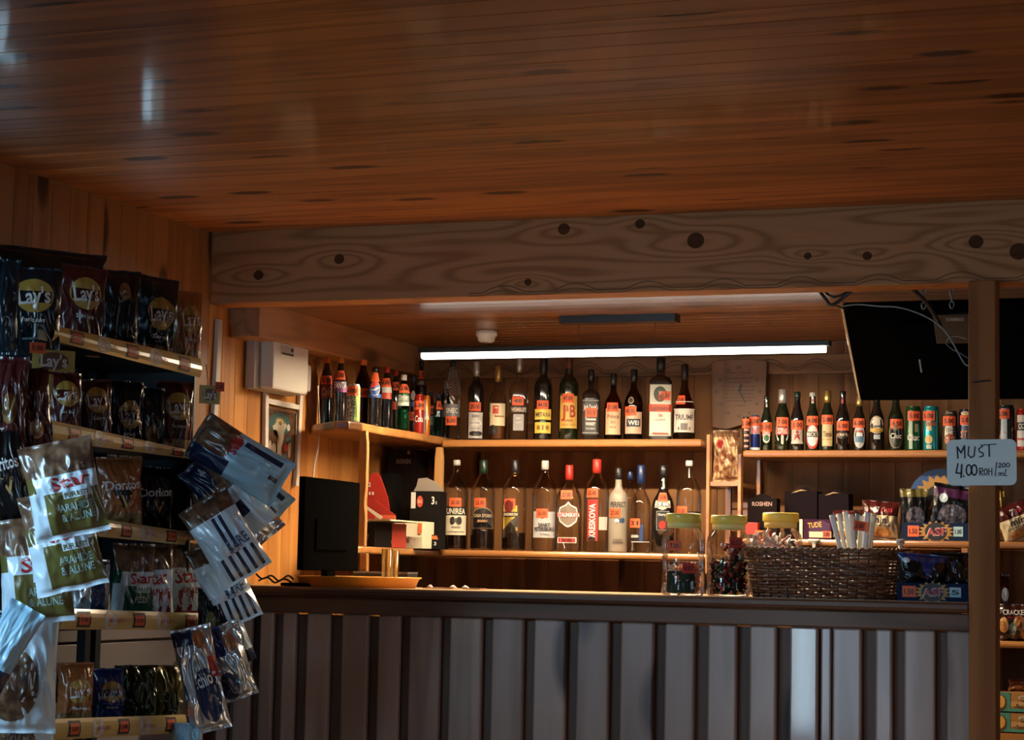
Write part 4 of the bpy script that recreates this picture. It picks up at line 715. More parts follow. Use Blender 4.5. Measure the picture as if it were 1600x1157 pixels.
for c_, in ((1412,), (1450,)): SS([(c_+math.cos(a)*15, 758+math.sin(a)*18) for a in [i*2*math.pi/10 for i in range(11)]], 8)
SS([(1365, 855), (1366, 830), (1380, 828), (1382, 855), (1384, 832), (1402, 830), (1404, 855)], 8)
SS([(1432, 795), (1416, 850), (1438, 856)], 9)
g.build('handwriting', sg)
# ------------------------------------------------------------------ things on the counter
def scale_at(p): return FPX/((p-CAM).dot(FW))       # pixels per metre
PET = glass('pet_clear', (.97, .95, .92), (.66, .58, .50))
LID = pm('lid_yellow', (.95, .76, .12), .35, coat=.2); LID2 = pm('lid_yellow_rim', (.95, .82, .30), .4)
def jar(u, v0, v1, Yc, label, wpx):
    p = on(1, u, v0, Yc); R = wpx/2/scale_at(p); H = on(1, u, v1, Yc).z-CTZ
    t = thing('sweet_jar', label, 'jar', (p.x, Yc, CTZ), (0, 0, math.atan2(CAM.x-p.x, Yc-CAM.y)), 'sweet jars on the counter')
    pr = [(R*.90, 0), (R*.985, .006), (R, .015), (R*.98, H*.28), (R*.955, H*.30), (R*.98, H*.32), (R*.98, H*.47), (R*.955, H*.49), (R, H*.51), (R, H*.66), (R*.93, H*.74), (R*.74, H*.80), (R*.70, H*.83), (R*.70, H*.90)]
    G().lathe(pr, PET, 36, cap1=False).build('jar_body', t)
    G().lathe([(R*.74, H*.82), (R*.75, H*.90)], LID2, 36).lathe([(R*.80, H*.895), (R*.82, H*.90), (R*.82, H*.985), (R*.79, H)], LID, 36).build('lid', t)
    return t, R, H, p
def sweets(name, c, R, z0, z1, n, cols, label, sx=.016, stick=False, X2=None, box=None):
    g = G(); random.seed(len(label))
    for i in range(n):
        a = random.random()*6.283; r = R*math.sqrt(random.random())*.86
        x, y = (c.x+math.cos(a)*r, c.y+math.sin(a)*r) if not box else (random.uniform(box[0], box[1]), random.uniform(box[2], box[3]))
        z = z0+(z1-z0)*random.random()
        e = Euler((random.uniform(-.7, .7), random.uniform(-.7, .7), random.random()*6.3)); g.T = Matrix.Translation((x, y, z)) @ e.to_matrix().to_4x4()
        m = random.choice(cols); k = random.uniform(.8, 1.15)*sx
        if stick: g.lathe([(.0, -k*2.4), (.0035, -k*2.2), (.003, 0), (.004, k*2.2), (0, k*2.4)], m, 6, cap0=False, cap1=False) if random.random() < .5 else g.box(-k*2.3, k*2.3, -.004, .004, -.003, .003, m)
        else:
            g.lathe([(.0, -k*.75), (k*.42, -k*.7), (k*.12, -k*.42), (k*.38, -k*.25), (k*.42, 0), (k*.38, k*.25), (k*.12, k*.42), (k*.42, k*.7), (0, k*.75)], m, 7, cap0=False, cap1=False)
    g.T = None
    o = g.build(name); o['kind'] = 'stuff'; return tag(o, label, 'sweets')
PK = pm('wrap_pink', (.78, .32, .24), .3, coat=.5); OR2 = pm('wrap_orange', (.65, .22, .05), .3, coat=.5); SV = pm('wrap_silver', (.6, .6, .58), .25, .6); GR2 = pm('wrap_dark_green', (.012, .03, .02), .6, spec=.15); RD2 = pm('wrap_red', (.30, .025, .015), .25, coat=.5); CRW = pm('wrap_cream', (.65, .52, .42), .35, coat=.4); BW = pm('wrap_blue', (.02, .08, .3), .3, coat=.5); BRW = pm('wrap_black', (.02, .02, .02), .3, coat=.4)
t, R, H, p = jar(1067, 925, 803, .12, 'clear jar with yellow lid, leftmost of the three, holding pink and orange sweets', 68)
for (a, b, s) in ((-.42, .60, '7.00'), (.25, .33, '0.50')):
    g = G(); tagcard(g, lambda x, z, l: (math.sin(x/R)*(R+.001+.0006*l), -math.cos(x/R)*(R+.001+.0006*l), z), a*R, b*H, .036, .028, s, RED if s == '0.50' else ORG); g.build('price_tag', t)
sweets('wrapped_sweets', p, R*.85, CTZ+.012, CTZ+.082, 120, [PK, OR2, PK, SV, CRW], 'pink and orange wrapped sweets in the leftmost jar')
g = G().box(-.036, .036, -.03, .02, 0, .060, GR2); o = g.build('tin_box'); o.location = (p.x+.002, .105, CTZ+.007); tag(o, 'dark green little box inside the leftmost jar', 'box')
t, R, H, p = jar(1138, 925, 806, .20, 'clear jar with yellow lid, middle of the three, holding dark green and red sweets', 70)
g = G(); tagcard(g, lambda x, z, l: (math.sin(x/R)*(R+.001+.0006*l), -math.cos(x/R)*(R+.001+.0006*l), z), .32*R, .66*H, .038, .030, '0.50', RED); g.build('price_tag', t)
sweets('wrapped_sweets', p, R*.85, CTZ+.012, CTZ+.10, 150, [GR2, GR2, BRW, RD2], 'dark green wrapped sweets filling the lower half of the middle jar')
q = Vector((p.x+.02, p.y-.01, 0)); sweets('wrapped_sweets', q, R*.5, CTZ+.105, CTZ+.145, 24, [RD2, CRW, RD2], 'red and cream sweets heaped on top in the middle jar')
t, R, H, p = jar(1219, 925, 802, .40, 'clear jar with yellow lid, right-hand one standing behind the wicker basket', 69)
g = G(); tagcard(g, lambda x, z, l: (math.sin(x/R)*(R+.001+.0006*l), -math.cos(x/R)*(R+.001+.0006*l), z), -.5*R, .70*H, .036, .028, '0.50', RED); g.build('price_tag', t)
sweets('wrapped_sweets', p, R*.85, CTZ+.012, CTZ+.150, 190, [PK, CRW, SV, BW, CRW], 'pink, silver and blue wrapped sweets in the right-hand jar')
# wicker basket
bp0, bp1 = on(1, 1152, 880, .06), on(1, 1404, 880, .06)
BX, BY = (bp0.x+bp1.x)/2, .205; bw = (bp1.x-bp0.x)/2; bd = .125; bh = on(1, 1280, 858, .08).z-CTZ
W_w = [pm('wicker_a', (.16, .065, .03), .4, coat=.3), pm('wicker_b', (.11, .04, .02), .4, coat=.3), pm('wicker_c', (.22, .10, .045), .4, coat=.3)]
bs = thing('wicker_basket', 'brown woven wicker basket holding paper-wrapped sticks on the counter', 'basket', (BX, BY, CTZ))
def ov(a, s=1., off=0.):
    ca, sa = math.cos(a), math.sin(a); k = (abs(ca)**3.4+abs(sa)**3.4)**(-1/3.4)
    return ((bw*s)*ca*k+off*ca, (bd*s)*sa*k+off*sa)
rows = 15; NS = 56
for j in range(rows):
    t_ = j/(rows-1); s = .90+.09*t_; pts = []
    for i in range(NS*2+1):
        a = 2*math.pi*i/(NS*2); x, y = ov(a, s, .0035*math.sin(math.pi*i/2*1.0+math.pi/4)*(1 if j % 2 else -1)*1.4)
        pts.append((x, y, .006+t_*(bh-.016)+.0018*math.sin(a*5+j)))
    if j == 0: wv = G()
    wv.tube(pts, .0040, W_w[j % 3], 6)
wv.build('woven_side', bs)
st = G()
for i in range(NS):
    a = 2*math.pi*(i+.25)/NS; x0, y0 = ov(a, .90); x1, y1 = ov(a, .99); st.tube([(x0, y0, .0), (x1, y1, bh-.004)], .0028, W_w[1], 5)
o = st.build('stakes', bs); o['kind'] = 'stuff'
G().prism([ov(2*math.pi*i/40, .89) for i in range(40)], .001, .006, W_w[1], 2).build('basket_floor', bs)
rm = G()
for ph in (0, math.pi):
    pts = []
    for i in range(161):
        a = 2*math.pi*i/160; x, y = ov(a, 1., .004*math.cos(a*40+ph)); pts.append((x, y, bh-.003+.004*math.sin(a*40+ph)+.003*math.cos(a)**4))
    rm.tube(pts, .0045, W_w[2], 6)
rm.build('braided_rim', bs)
x0 = bp0.x+.012
sweets('wrapped_sticks', Vector((0, 0, 0)), 1, CTZ+bh-.02, CTZ+bh+.024, 46, [CRW, pm('wrap_white_stick', (.66, .58, .50), .35, coat=.4), CRW, PK], 'heap of white and pink wrapped sweet sticks at the left end of the basket', .013, True, box=(x0, x0+.10, BY-.05, BY+.04))
fill = G().prism([ov(2*math.pi*i/40, .93) for i in range(40)], .06, bh-.022, CRW, 2); 
MPAP = pm('paper_wrap', (.86, .87, .80), .55, bump=.1); MPAP2 = pm('paper_wrap_blue', (.20, .34, .38), .5)
random.seed(5)
stk = [((1318, 866), (1300, 805), 9), ((1323, 866), (1311, 803), 8), ((1330, 866), (1321, 800), 9), ((1336, 866), (1330, 804), 8), ((1332, 868), (1340, 803), 7), ((1341, 866), (1346, 806), 8), ((1350, 866), (1356, 801), 10), ((1357, 866), (1365, 803), 9), ((1346, 868), (1352, 806), 7)]
for i, (a, b, wp) in enumerate(stk):
    Yk = .19+.012*(i % 3); A, B = on(1, a[0], a[1]+14, Yk), on(1, b[0], b[1], Yk); d = (B-A); h_ = d.length; wm = wp/scale_at(A)/2
    g = G(); n_ = 8
    for k in range(1): 
        prof = [(wm*.9, 0), (wm, h_*.1), (wm*.8, h_*.5), (wm, h_*.9), (wm*1.05, h_)]
        g.lathe(prof, MPAP if i != 4 else MPAP2, 8, 1, .35)
    o = g.build('paper_wrapped_straw'); o.matrix_world = Matrix.Translation(A) @ Matrix.Rotation(math.atan2(d.x, d.z), 4, 'Y')
    lab = ['leaning furthest left', 'second from the left of the fan', 'third from the left of the fan', 'fourth from the left of the fan', 'narrow blue-printed one crossing the fan to the right', 'right edge of the left fan', 'widest of the right-hand pair', 'rightmost in the basket', 'behind the right-hand pair'][i]
    tag(o, 'white paper-wrapped straw in the basket, ' + lab, 'straw', 'paper-wrapped straws in the basket')
q = on(1, 1343, 822, .17); g = G(); tagcard(g, lambda x, z, l: (x, -.0006*l, z), 0, 0, .030, .026, '2.00'); g.box(-.015, .015, 0.0002, .001, -.013, .013, C(*ORG)); o = g.build('price_card'); o.location = q; o.rotation_euler = (0, .15, .15); tag(o, 'small orange price card tucked among the paper-wrapped straws', 'price card')
# pump bottle
p = on(1, 1407, 930, .26)
pb = thing('pump_bottle', 'white pump dispenser bottle between the basket and the seed packets', 'bottle', (p.x, .26, CTZ))
zt2 = on(1, 1412, 870, .26).z-CTZ; H2 = on(1, 1412, 843, .26).z-CTZ
G().lathe([(.028, 0), (.031, .004), (.031, zt2*.75), (.022, zt2*.93), (.011, zt2)], MW, 24).build('bottle_body', pb)
G().lathe([(.013, zt2), (.013, zt2+.022), (.006, zt2+.024), (.006, H2-.014)], MW, 18).build('collar', pb)
G().box(-.010, .010, -.016, .010, H2-.014, H2, MW).box(-.006, .006, -.034, -.012, H2-.011, H2-.003, MW).build('pump_head', pb, bevel=.002)
# generic box seen from the front
def boxpx(name, u0, v0, u1, Yf, depth, zb, mat, items, label, cat, group=None, rot=0, parts=None, bev=.001, lab='printed_front'):
    a, b = on(1, u0, v0, Yf), on(1, u1, v0, Yf); W_ = b.x-a.x; H_ = a.z-zb
    t = thing(name, label, cat, ((a.x+b.x)/2, Yf, zb+.0004), (0, 0, rot), group)
    G().box(-W_/2, W_/2, 0, depth, 0, H_, mat).build('carton', t, bevel=bev)
    if items: decals(G(), flat(-.0004), items, W_/2, H_).build(lab, t)
    return t, W_, H_
petal = [(math.cos(i*math.pi/16)*(1 if i % 2 == 0 else .72), math.sin(i*math.pi/16)*(1 if i % 2 == 0 else .72)) for i in range(32)]
PTL = (.40, .20, .03)
def seed_display(u0, u1, vt, Yf, depth, zb, label, header, pc2, tilt):
    a, b = on(1, u0, vt, Yf), on(1, u1, vt, Yf); W_ = b.x-a.x; H_ = a.z-zb
    t = thing('seed_display_box', label, 'display box', ((a.x+b.x)/2, Yf, zb+.0004))
    navy = pm('seed_navy', (.006, .016, .05), .7, spec=.12)
    G().box(-W_/2, W_/2, 0, .002, 0, H_, navy).box(-W_/2, W_/2, depth-.002, depth, 0, H_*1.3, navy).box(-W_/2, -W_/2+.002, .002, depth-.002, 0, H_, navy).box(W_/2-.002, W_/2, .002, depth-.002, 0, H_, navy).box(-W_/2, W_/2, .002, depth-.002, 0, .002, navy).build('tray', t)
    g = G(); f = flat(-.0004); h = H_
    g.disc(f, -W_*.0, h*.5, h*1.05, h*.62, C(*PTL), 1, pts=petal)
    g.disc(f, 0, h*.5, h*.62, h*.52, C(.012, .012, .012), 2)
    g.text('ASF', f, .0, h*.5, h*.44, C(.62, .6, .58), h*1.15, .06, layer=3); g.text('ASF', f, .0005, h*.5, h*.38, C(.38, .03, .03), h*1.05, .06, layer=4)
    g.build('printed_front', t)
    g = G(); tagcard(g, lambda x, z, l: f(x, z, l+2), -W_*.33, h*.52, .036, h*.62, '1.50'); g.build('price_tag', t)
    g = G(); tagcard(g, lambda x, z, l: f(x, z, l+2), W_*.32, h*.52, .030, h*.55, pc2, (.35, .55, .62)); g.build('white_tag', t)
    if header:
        hg = G(); R_ = .105; cz_ = H_*1.2+.062; fl = flat(depth-.006, .0006)
        arc = [(math.cos(math.radians(a_)), math.sin(math.radians(a_))) for a_ in range(-20, 201, 11)]
        hg.prism([(x*R_, cz_+z*R_) for x, z in arc]+[(-R_*.9, H_*.8), (R_*.9, H_*.8)][::1], depth-.006, depth-.003, pm('seed_blue', (.012, .045, .16), .35, coat=.3), 1)
        hg.disc(fl, 0, cz_, R_*.86, R_*.86, C(*PTL), 1, pts=[(math.cos(i*math.pi/22)*(1 if i % 2 == 0 else .8), math.sin(i*math.pi/22)*(1 if i % 2 == 0 else .8)) for i in range(44)])
        hg.disc(fl, 0, cz_, R_*.52, R_*.52, C(.012, .012, .012), 2); hg.text('ASF', fl, 0, cz_-.01, .03, C(.5, .15, .05), .08, .05, 3)
        hg.build('header_card', t)
    return t, W_, H_, ((a.x+b.x)/2)
seed_display(1409, 1517, 817, 1.22, .10, Z4, 'seed display tray with sunflower header on the shelf behind the price sign', True, '1.00', 0)
seed_display(1402, 1513, 911, -.02+.03, .12, CTZ, 'seed display tray on the counter right of the wicker basket, beside the post', False, '5', 0)
# ------------------------------------------------------------------ snack bags
SKY = pm('film_white', (.62, .74, .82), .28, coat=.6, bump=0); SLV = pm('film_silver', (.62, .64, .66), .24, .85)
NAV = pm('film_navy', (.010, .018, .055), .28, coat=.2); BLKF = pm('film_black', (.006, .006, .007), .26, spec=.35, coat=.12); OLV = pm('film_olive', (.13, .11, .03), .28, coat=.6)
MAR = pm('film_maroon', (.06, .010, .009), .26, spec=.4, coat=.2); ORF = pm('film_orange', (.30, .10, .03), .25, coat=.6); REDF = pm('film_red', (.32, .03, .025), .25, coat=.6)
GRF = pm('film_green', (.015, .10, .055), .25, coat=.6); DGR = pm('film_dark_green', (.015, .022, .007), .26, spec=.4, coat=.2); BLF = pm('film_blue', (.01, .03, .16), .25, coat=.6); TEA = pm('film_teal', (.004, .012, .018), .24, spec=.4, coat=.2)
LGT = pm('film_pale_blue', (.32, .54, .68), .3, coat=.5); GLDF = pm('film_gold', (.40, .25, .05), .3, coat=.5); PUR = pm('film_purple', (.06, .015, .06), .3, coat=.5); CRF = pm('film_cream', (.62, .50, .30), .35, coat=.5)
CHP = mottled('photo_chips', (.10, .045, .015), (.26, .15, .055), 60); CHP2 = mottled('photo_puffs', (.075, .035, .02), (.20, .11, .06), 45); COK = mottled('photo_cookies', (.20, .06, .03), (.68, .48, .26), 46)
CCH = mottled('photo_crackers', (.35, .14, .04), (.55, .28, .09), 60)
TW = pm('print_white', (.66, .64, .62), .4); TR = pm('print_red', (.42, .03, .03), .4); TG = pm('print_pale_green', (.30, .42, .38), .4); TT = pm('print_blue', (.05, .14, .30), .4); TGD = pm('print_gold', (.50, .33, .12), .4); TK = pm('print_black', (.02, .02, .02), .4)
def lays(base, bottom=None, sub='Sare', y=.60):
    return base, [('r', -1.1, 1.1, 0, .22, bottom or CHP), ('e', 0, y, .70, .185, GLDF), ('r', -.62, .62, y-.075, y+.05, base)], [("Lay's", .0, y, .17, TW, 1.15, .10), (sub, 0, y-.26, .045, TW, .8, 0)]
def star(panel, lines, top=CHP2, txt=TG, left=SKY):
    it = [('r', -1.1, 1.1, .0, 1, left), ('r', -1.1, 1.1, .64, 1.1, top), ('r', -1.1, -.75, .5, .66, panel), ('r', -.55, 1.02, .045, .47, panel), ('r', .0, .78, .38, .47, left)]
    tx = [('Star', .25, .565, .13, TR, 1.15, .06), ('PUFULETI', .38, .425, .05, panel, .66, 0)]
    for k, l in enumerate(lines): tx.append((l, .30, .30-.10*k, .075, txt, .95 if len(l) > 5 else .7, 0))
    return left, it, tx
def casc():
    it = [('r', -1.1, 1.1, .70, 1.1, CHP2)]+[('r', -1.+.5*k, -.78+.5*k, .0, .42, REDF) for k in range(5)]+[('r', -.6, .6, .06, .16, REDF)]
    return SKY, it, [('Star', -.1, .60, .17, TR, 1.2, .08), ('PUFULETI', .1, .42, .07, TR, 1.0, 0), ('CASCAVAL', 0, .27, .11, TW, 1.7, .03)]
def dori(base, ph): return base, [('r', -1.1, 1.1, 0, .24, ph), ('g', 0, .42, .5, .13, BLKF)], [('Doritos', 0, .62, .13, TW, 1.6, .06), ('V', .1, .40, .16, TGD, .6, 0)]
def sare(): return SKY, [('r', -1.1, 1.1, .78, 1.1, CHP2), ('r', -.1, .05, .3, .75, NAV), ('r', .2, .33, .3, .75, NAV)]+[('r', -.6+.32*k, -.44+.32*k, .04, .30, NAV) for k in range(5)], [('SARE', .35, .40, .12, TT, .9, .1), ('CROCANTI', .1, .33, .04, TW, .9, 0)]
def star2(): return LGT, [('r', -1.1, 1.1, .62, 1.1, CHP2), ('r', -1.1, -.3, .56, 1.1, NAV), ('r', .55, .75, .1, .52, NAV), ('r', -.1, .1, .06, .16, NAV), ('e', .55, .60, .3, .06, REDF)], [('Star', .4, .60, .10, TR, .8, 0)]
def chio(): return SLV, [('e', .25, .34, .62, .26, NAV), ('r', -1.1, .0, .84, 1.1, NAV), ('e', .3, .88, .3, .08, ORF), ('r', .6, 1.1, .5, .7, REDF)], [('chio', .2, .50, .13, TW, .8, .2)]
def mini7(): return CRF, [('r', -1.1, 1.1, .62, 1.1, MAR), ('e', 0, .18, .7, .13, CCH), ('r', -1.1, 1.1, 0, .04, MAR)], [('7', -.15, .76, .16, TW, .2, 0), ('DAYS', .35, .76, .10, TR, .6, 0), ('mini', 0, .50, .18, TK, .95, 0), ('croissant', 0, .36, .06, TK, 1.2, 0)]
def plain(m, *its): return m, list(its), []
def bag_mesh(g, w_, h_, d_, design, seed, wr=1.):
    base, regs, texts = design; off = Vector((seed*7.3, seed*3.1, seed*1.7))
    def front(x, z, l=0, side=-1):
        u = max(-1, min(1, x/(w_/2))); v = max(0, min(1, z/h_))
        env = max(0., math.sin(math.pi*min(max((v-.045)/.91, 0), 1)))**.5
        th = d_/2*env*max(0, 1-abs(u)**2.6)**.62
        n1 = noise.noise(Vector((u*2.2, v*3., side*2.))+off); n2 = 1-abs(noise.noise(Vector((u*3.6+v*1.2, v*4.4, 5+side))+off))*2.6
        n3 = 1-abs(noise.noise(Vector((u*9, v*3.2, 9+side))+off))*2.4
        endf = math.exp(-((v)/.16)**2)+math.exp(-((1-v)/.16)**2)
        th += wr*d_*env*(.13*n1+.055*max(n2, -.3)) + wr*.0035*n3*endf*env+wr*.0022*max(n2, 0)*env
        wave = .0035*noise.noise(Vector((u*2.5, v*.5, 3.))+off)*(1+2*endf)
        xx = x*(1-.07*math.sin(math.pi*v)+.015*noise.noise(Vector((v*5, 3, side))+off))
        zz = z+h_*.012*noise.noise(Vector((u*2, 8, 1))+off)*endf
        return Vector((xx, side*(max(th, .0004)+.0009*l)+wave, zz-h_/2))
    fe = next((i for i, it in enumerate(regs) if it[0] == 'e'), len(regs)); over = regs[fe:]
    def mat_at(u, v):
        m = base
        for it in regs[:fe]:
            if it[0] == 'r' and it[1] <= u <= it[2] and it[3] <= v <= it[4]: m = it[5]
            elif it[0] == 'e' and ((u-it[1])/it[3])**2+((v-it[2])/it[4])**2 <= 1: m = it[5]
            elif it[0] == 'g' and v-it[2] > -it[4] and abs(u-it[1])/it[3] < (v-it[2]+it[4])/(2*it[4]) and v < it[2]+it[4]: m = it[5]
        return m
    nu, nv = 44, 62
    vs = [front((2*i/nu-1)*w_/2, h_*j/nv, 0, -1) for j in range(nv+1) for i in range(nu+1)]
    o = len(g.v); g.v += [tuple(v) for v in vs]
    for j in range(nv):
        for i in range(nu):
            g.f.append([o+j*(nu+1)+i, o+j*(nu+1)+i+1, o+(j+1)*(nu+1)+i+1, o+(j+1)*(nu+1)+i]); g.s.append(True)
            g.m.append(g.mi(mat_at(2*(i+.5)/nu-1, (j+.5)/nv)))
    nu2, nv2 = 12, 20
    g.add([front((2*i/nu2-1)*w_/2, h_*j/nv2, 0, 1) for j in range(nv2+1) for i in range(nu2+1)], [(j*(nu2+1)+i+nu2+1, (j+1)*(nu2+1)+i+1, j*(nu2+1)+i+1, j*(nu2+1)+i) for j in range(nv2) for i in range(nu2)], base, True)
    for k, it in enumerate(over):
        l = 1.5+.7*k
        if it[0] == 'e':
            nr, na = 9, 36; vs = []
            for j in range(1, nr+1):
                for i in range(na):
                    a = 2*math.pi*i/na; uu = max(-.985, min(.985, it[1]+it[3]*j/nr*math.cos(a))); vv = max(.02, min(.98, it[2]+it[4]*j/nr*math.sin(a)))
                    vs.append(front(uu*w_/2, vv*h_, l))
            c0 = front(max(-.985, min(.985, it[1]))*w_/2, it[2]*h_, l)
            g.add([c0]+vs, [(0, 1+i, 1+(i+1) % na) for i in range(na)]+[(1+j*na+i, 1+(j+1)*na+i, 1+(j+1)*na+(i+1) % na, 1+j*na+(i+1) % na) for j in range(nr-1) for i in range(na)], it[5], True)
        elif it[0] == 'r':
            u0, u1, v0, v1 = max(-.985, it[1]), min(.985, it[2]), max(.02, it[3]), min(.98, it[4]); nx_, nz_ = max(2, int((u1-u0)*w_/2/.005)), max(2, int((v1-v0)*h_/.005))
            vs = [front((u0+(u1-u0)*i/nx_)*w_/2, (v0+(v1-v0)*j/nz_)*h_, l) for j in range(nz_+1) for i in range(nx_+1)]
            g.add(vs, [(j*(nx_+1)+i, j*(nx_+1)+i+1, (j+1)*(nx_+1)+i+1, (j+1)*(nx_+1)+i) for j in range(nz_) for i in range(nx_)], it[5], True)
    tl_ = 2.+.7*len(over) if over else 1.4
    for (s, u, v, hh, m, wd, rot) in texts:
        g.text(s, lambda x, z, l: front(x, z, l), u*w_/2, v*h_, hh*h_, m, wd*w_/2, rot, max(1.4, tl_))
    return g
_seed = [0]
def bagpx(u, v, wp, hp, ax, val, yaw, design, label, group, roll=0, tilt=0, d=.055, cat='snack bag', name='snack_bag', wr=1., lift=0):
    _seed[0] += 1; c = on(ax, u, v, val); vy = math.degrees(math.atan2(CAM.x-c.x, c.y-CAM.y)); s = scale_at(c)
    w_ = wp/s/max(.45, math.cos(math.radians(yaw-vy))); h_ = hp/s
    o = bag_mesh(G(), w_, h_, d, design, _seed[0], wr).build(name)
    o.matrix_world = Matrix.Translation(c) @ (Matrix.Rotation(math.radians(yaw), 4, 'Z') @ Matrix.Rotation(math.radians(roll), 4, 'Y') @ Matrix.Rotation(math.radians(tilt), 4, 'X'))
    return tag(o, label, cat, group)
# ---- the rack
RX = -2.60
rk = thing('snack_rack', 'tall dark metal snack rack with yellow price strips against the left wall', 'rack', (-2.8, -1.2, 0))
MR = pm('rack_metal', (.03, .035, .04), .4, .6)
off = Vector((2.8, 1.2, 0))
def rb(name, *a, m=None, parent=None, bevel=.001):
    x0, x1, y0, y1, z0, z1 = a; return G().box(x0+off.x, x1+off.x, y0+off.y, y1+off.y, z0, z1, m or MR).build(name, parent or rk, bevel=bevel)
pc_ = on(0, 134, 1020, -2.90)
rb('back_panel', -2.935, -2.925, -1.60, -.79, 1.12, 1.80)
rb('side_panel', -2.925, -2.64, -.80, -.792, 1.12, 1.70)  # dark sheet added to cover the lamplit wall, stands in for shade
for yy in (-1.60, pc_.y, -.80): rb('upright', -2.92, -2.895, yy-.013, yy+.013, 0, 1.86)
strips = [((81, 508), (312, 561), (85, 533), (319, 592)), ((79, 657), (300, 705), (84, 690), (300, 718)), ((90, 801), (288, 831), (94, 833), (288, 852)), ((92, 951), (322, 959), (93, 984), (322, 985)), ((81, 1124), (288, 1117), (90, 1156), (320, 1141))]
strips[1] = ((79, 657), (300, 705), (84, 690), (302, 736-18))
YG = pm('strip_yellow', (.50, .36, .12), .32, coat=.6)
for (a, b, c, d) in strips:
    A, B = on(0, *a, RX), on(0, *b, RX); Cc, D = on(0, *c, RX), on(0, *d, RX)
    y0, y1 = A.y, B.y; hA, hB = A.z-Cc.z, B.z-D.z
    rb('shelf_tray', -2.90, RX-.006, -1.59, -.83, Cc.z-.004, Cc.z+.002)
    rb('shelf_lip', RX-.006, RX-.002, -1.59, -.83, Cc.z-.004, Cc.z+.02)
    g = G()
    def fs2(s, z, l): # s along 0..1, z 0..1
        return Vector((RX+.002+.006*math.sin(math.pi*z)+.0006*l, y0+(y1-y0)*s, (Cc.z+(D.z-Cc.z)*s)+(hA+(hB-hA)*s)*z))+off
    vs = []; g.patch(fs2, 0, 1, 0, 1, YG, 0, 12, 5)
    ps = g.build('price_strip', rk)
    for cx_ in (.14, .50, .87):
        g = G()
        for w_, h_, m, l in ((.085, .78, TK, 1), (.062, .55, C(.55, .09, .03), 2)): g.patch(fs2, cx_-w_/2, cx_+w_/2, .5-h_/2, .5+h_/2, m, l, 1, 3)
        g.text('5.00', fs2, cx_, .5, .22, TK, .045, 0, 3).build('price_card', ps)
    for cx_ in (.31, .66):
        g = G(); g.disc(fs2, cx_, .5, .042, .48, C(.42, .45, .50), 1); g.text("#1 Lay's", fs2, cx_+.035, .5, .2, C(.4, .08, .05), .10, 0, 2); g.build('brand_oval', ps)
# yellow hangers
YH = pm('hanger_yellow', (.40, .32, .08), .4, coat=.3)
hq = on(0, 84, 564, RX+.03)
g = G().box(-.002, .0, -.048, .048, -.024, .024, YH)
f_ = lambda x, z, l: (.0006*l, x, z); g.text("Lay's", f_, .0, 0, .026, TW, .06, 0, 2); g.disc(f_, .0, -.001, .034, .020, C(.12, .06, .03), 1)
o = g.build('brand_hanger', rk, bevel=.001); o.location = hq+off; o.rotation_euler = (0, 0, -.75)
g = G(); tagcard(g, lambda x, z, l: (.0006*l, x, z), 0, 0, .036, .024, '5.00', ORG); o2 = g.build('price_tag', o); o2.location = (.003, -.038, .026)
g = G().tube([on(0, 57, 508, RX+.02)+off, on(0, 66, 509, RX+.02)+off, on(0, 79, 532, RX+.03)+off, on(0, 80, 545, RX+.03)+off], .0012, pm('wire_steel', (.4, .42, .45), .3, .8), 6); g.build('wire_loop', rk)
a_, b_ = on(0, 79, 585, RX+.02)+off, on(0, 72, 697, RX+.02)+off
g = G(); g.tube([a_, (a_+b_)/2, b_], [.006, .005, .008], YH, 8); g.build('yellow_strip_hanger', rk)
hq = on(0, 328, 617, RX+.02)
g = G().box(-.002, 0, -.030, .030, -.024, .024, YH); g.disc(f_, 0, 0, .02, .016, C(.12, .06, .03), 1); g.text("Lay's", f_, 0, 0, .02, TW, .034, 0, 2)
o = g.build('brand_hanger', rk, bevel=.001); o.location = hq+off; o.rotation_euler = (0, 0, -.6)
g = G(); tagcard(g, lambda x, z, l: (.0006*l, x, z), 0, 0, .026, .024, '5.00', (.6, .06, .03)); o2 = g.build('price_tag', o); o2.location = (.003, .026, .022)
g = G().tube([on(0, 322, 570, RX)+off, on(0, 324, 590, RX+.01)+off, on(0, 326, 602, RX+.018)+off], .0012, pm('wire_steel', (.4, .42, .45), .3, .8), 6); g.build('wire_loop', rk)
gT, gD, gL, gR = 'bags in the rack shelves', 'bags in the rack shelves', 'bags hanging on the near end of the rack', 'bags hanging on the far end of the rack'
XB = -2.69
def rowbag(u, v, wp, hp, des, lab, X=XB, yaw=56, **k): return bagpx(u, v, wp, hp, 0, X, yaw, des, lab, gT, **k)
# top shelf
rowbag(78, 455, 170, 130, plain(BLKF), 'very large black snack bag standing at the back of the top shelf', X=-2.84, d=.08, wr=.5)
rowbag(50, 490, 92, 145, lays(TEA, TEA, 'Paprika dulce', .68), 'big black crisp bag with yellow disc, first from left on the top shelf', X=-2.64, yaw=40)
rowbag(4, 480, 50, 150, plain(TEA), 'dark bag with pale blue glinting edge at the left end of the top shelf', X=-2.60, yaw=20)
rowbag(126, 485, 72, 140, lays(MAR, ORF, 'Sare Sare', .68), 'red-brown crisp bag, second from left on the top shelf', roll=3)
rowbag(184, 492, 66, 140, plain(BLKF, ('e', .1, .75, .3, .1, CHP)), 'crumpled black bag with brown picture in the middle of the top shelf', X=-2.72, wr=1.6)
rowbag(243, 503, 62, 140, lays(TEA, CHP, 'Sare', .58), 'black crisp bag with bright foil glints, second from right on the top shelf', roll=4, wr=1.5)
rowbag(291, 515, 48, 120, lays(ORF, CHP, 'Ketchup', .62), 'orange-brown crisp bag at the right end of the top shelf', X=-2.66)
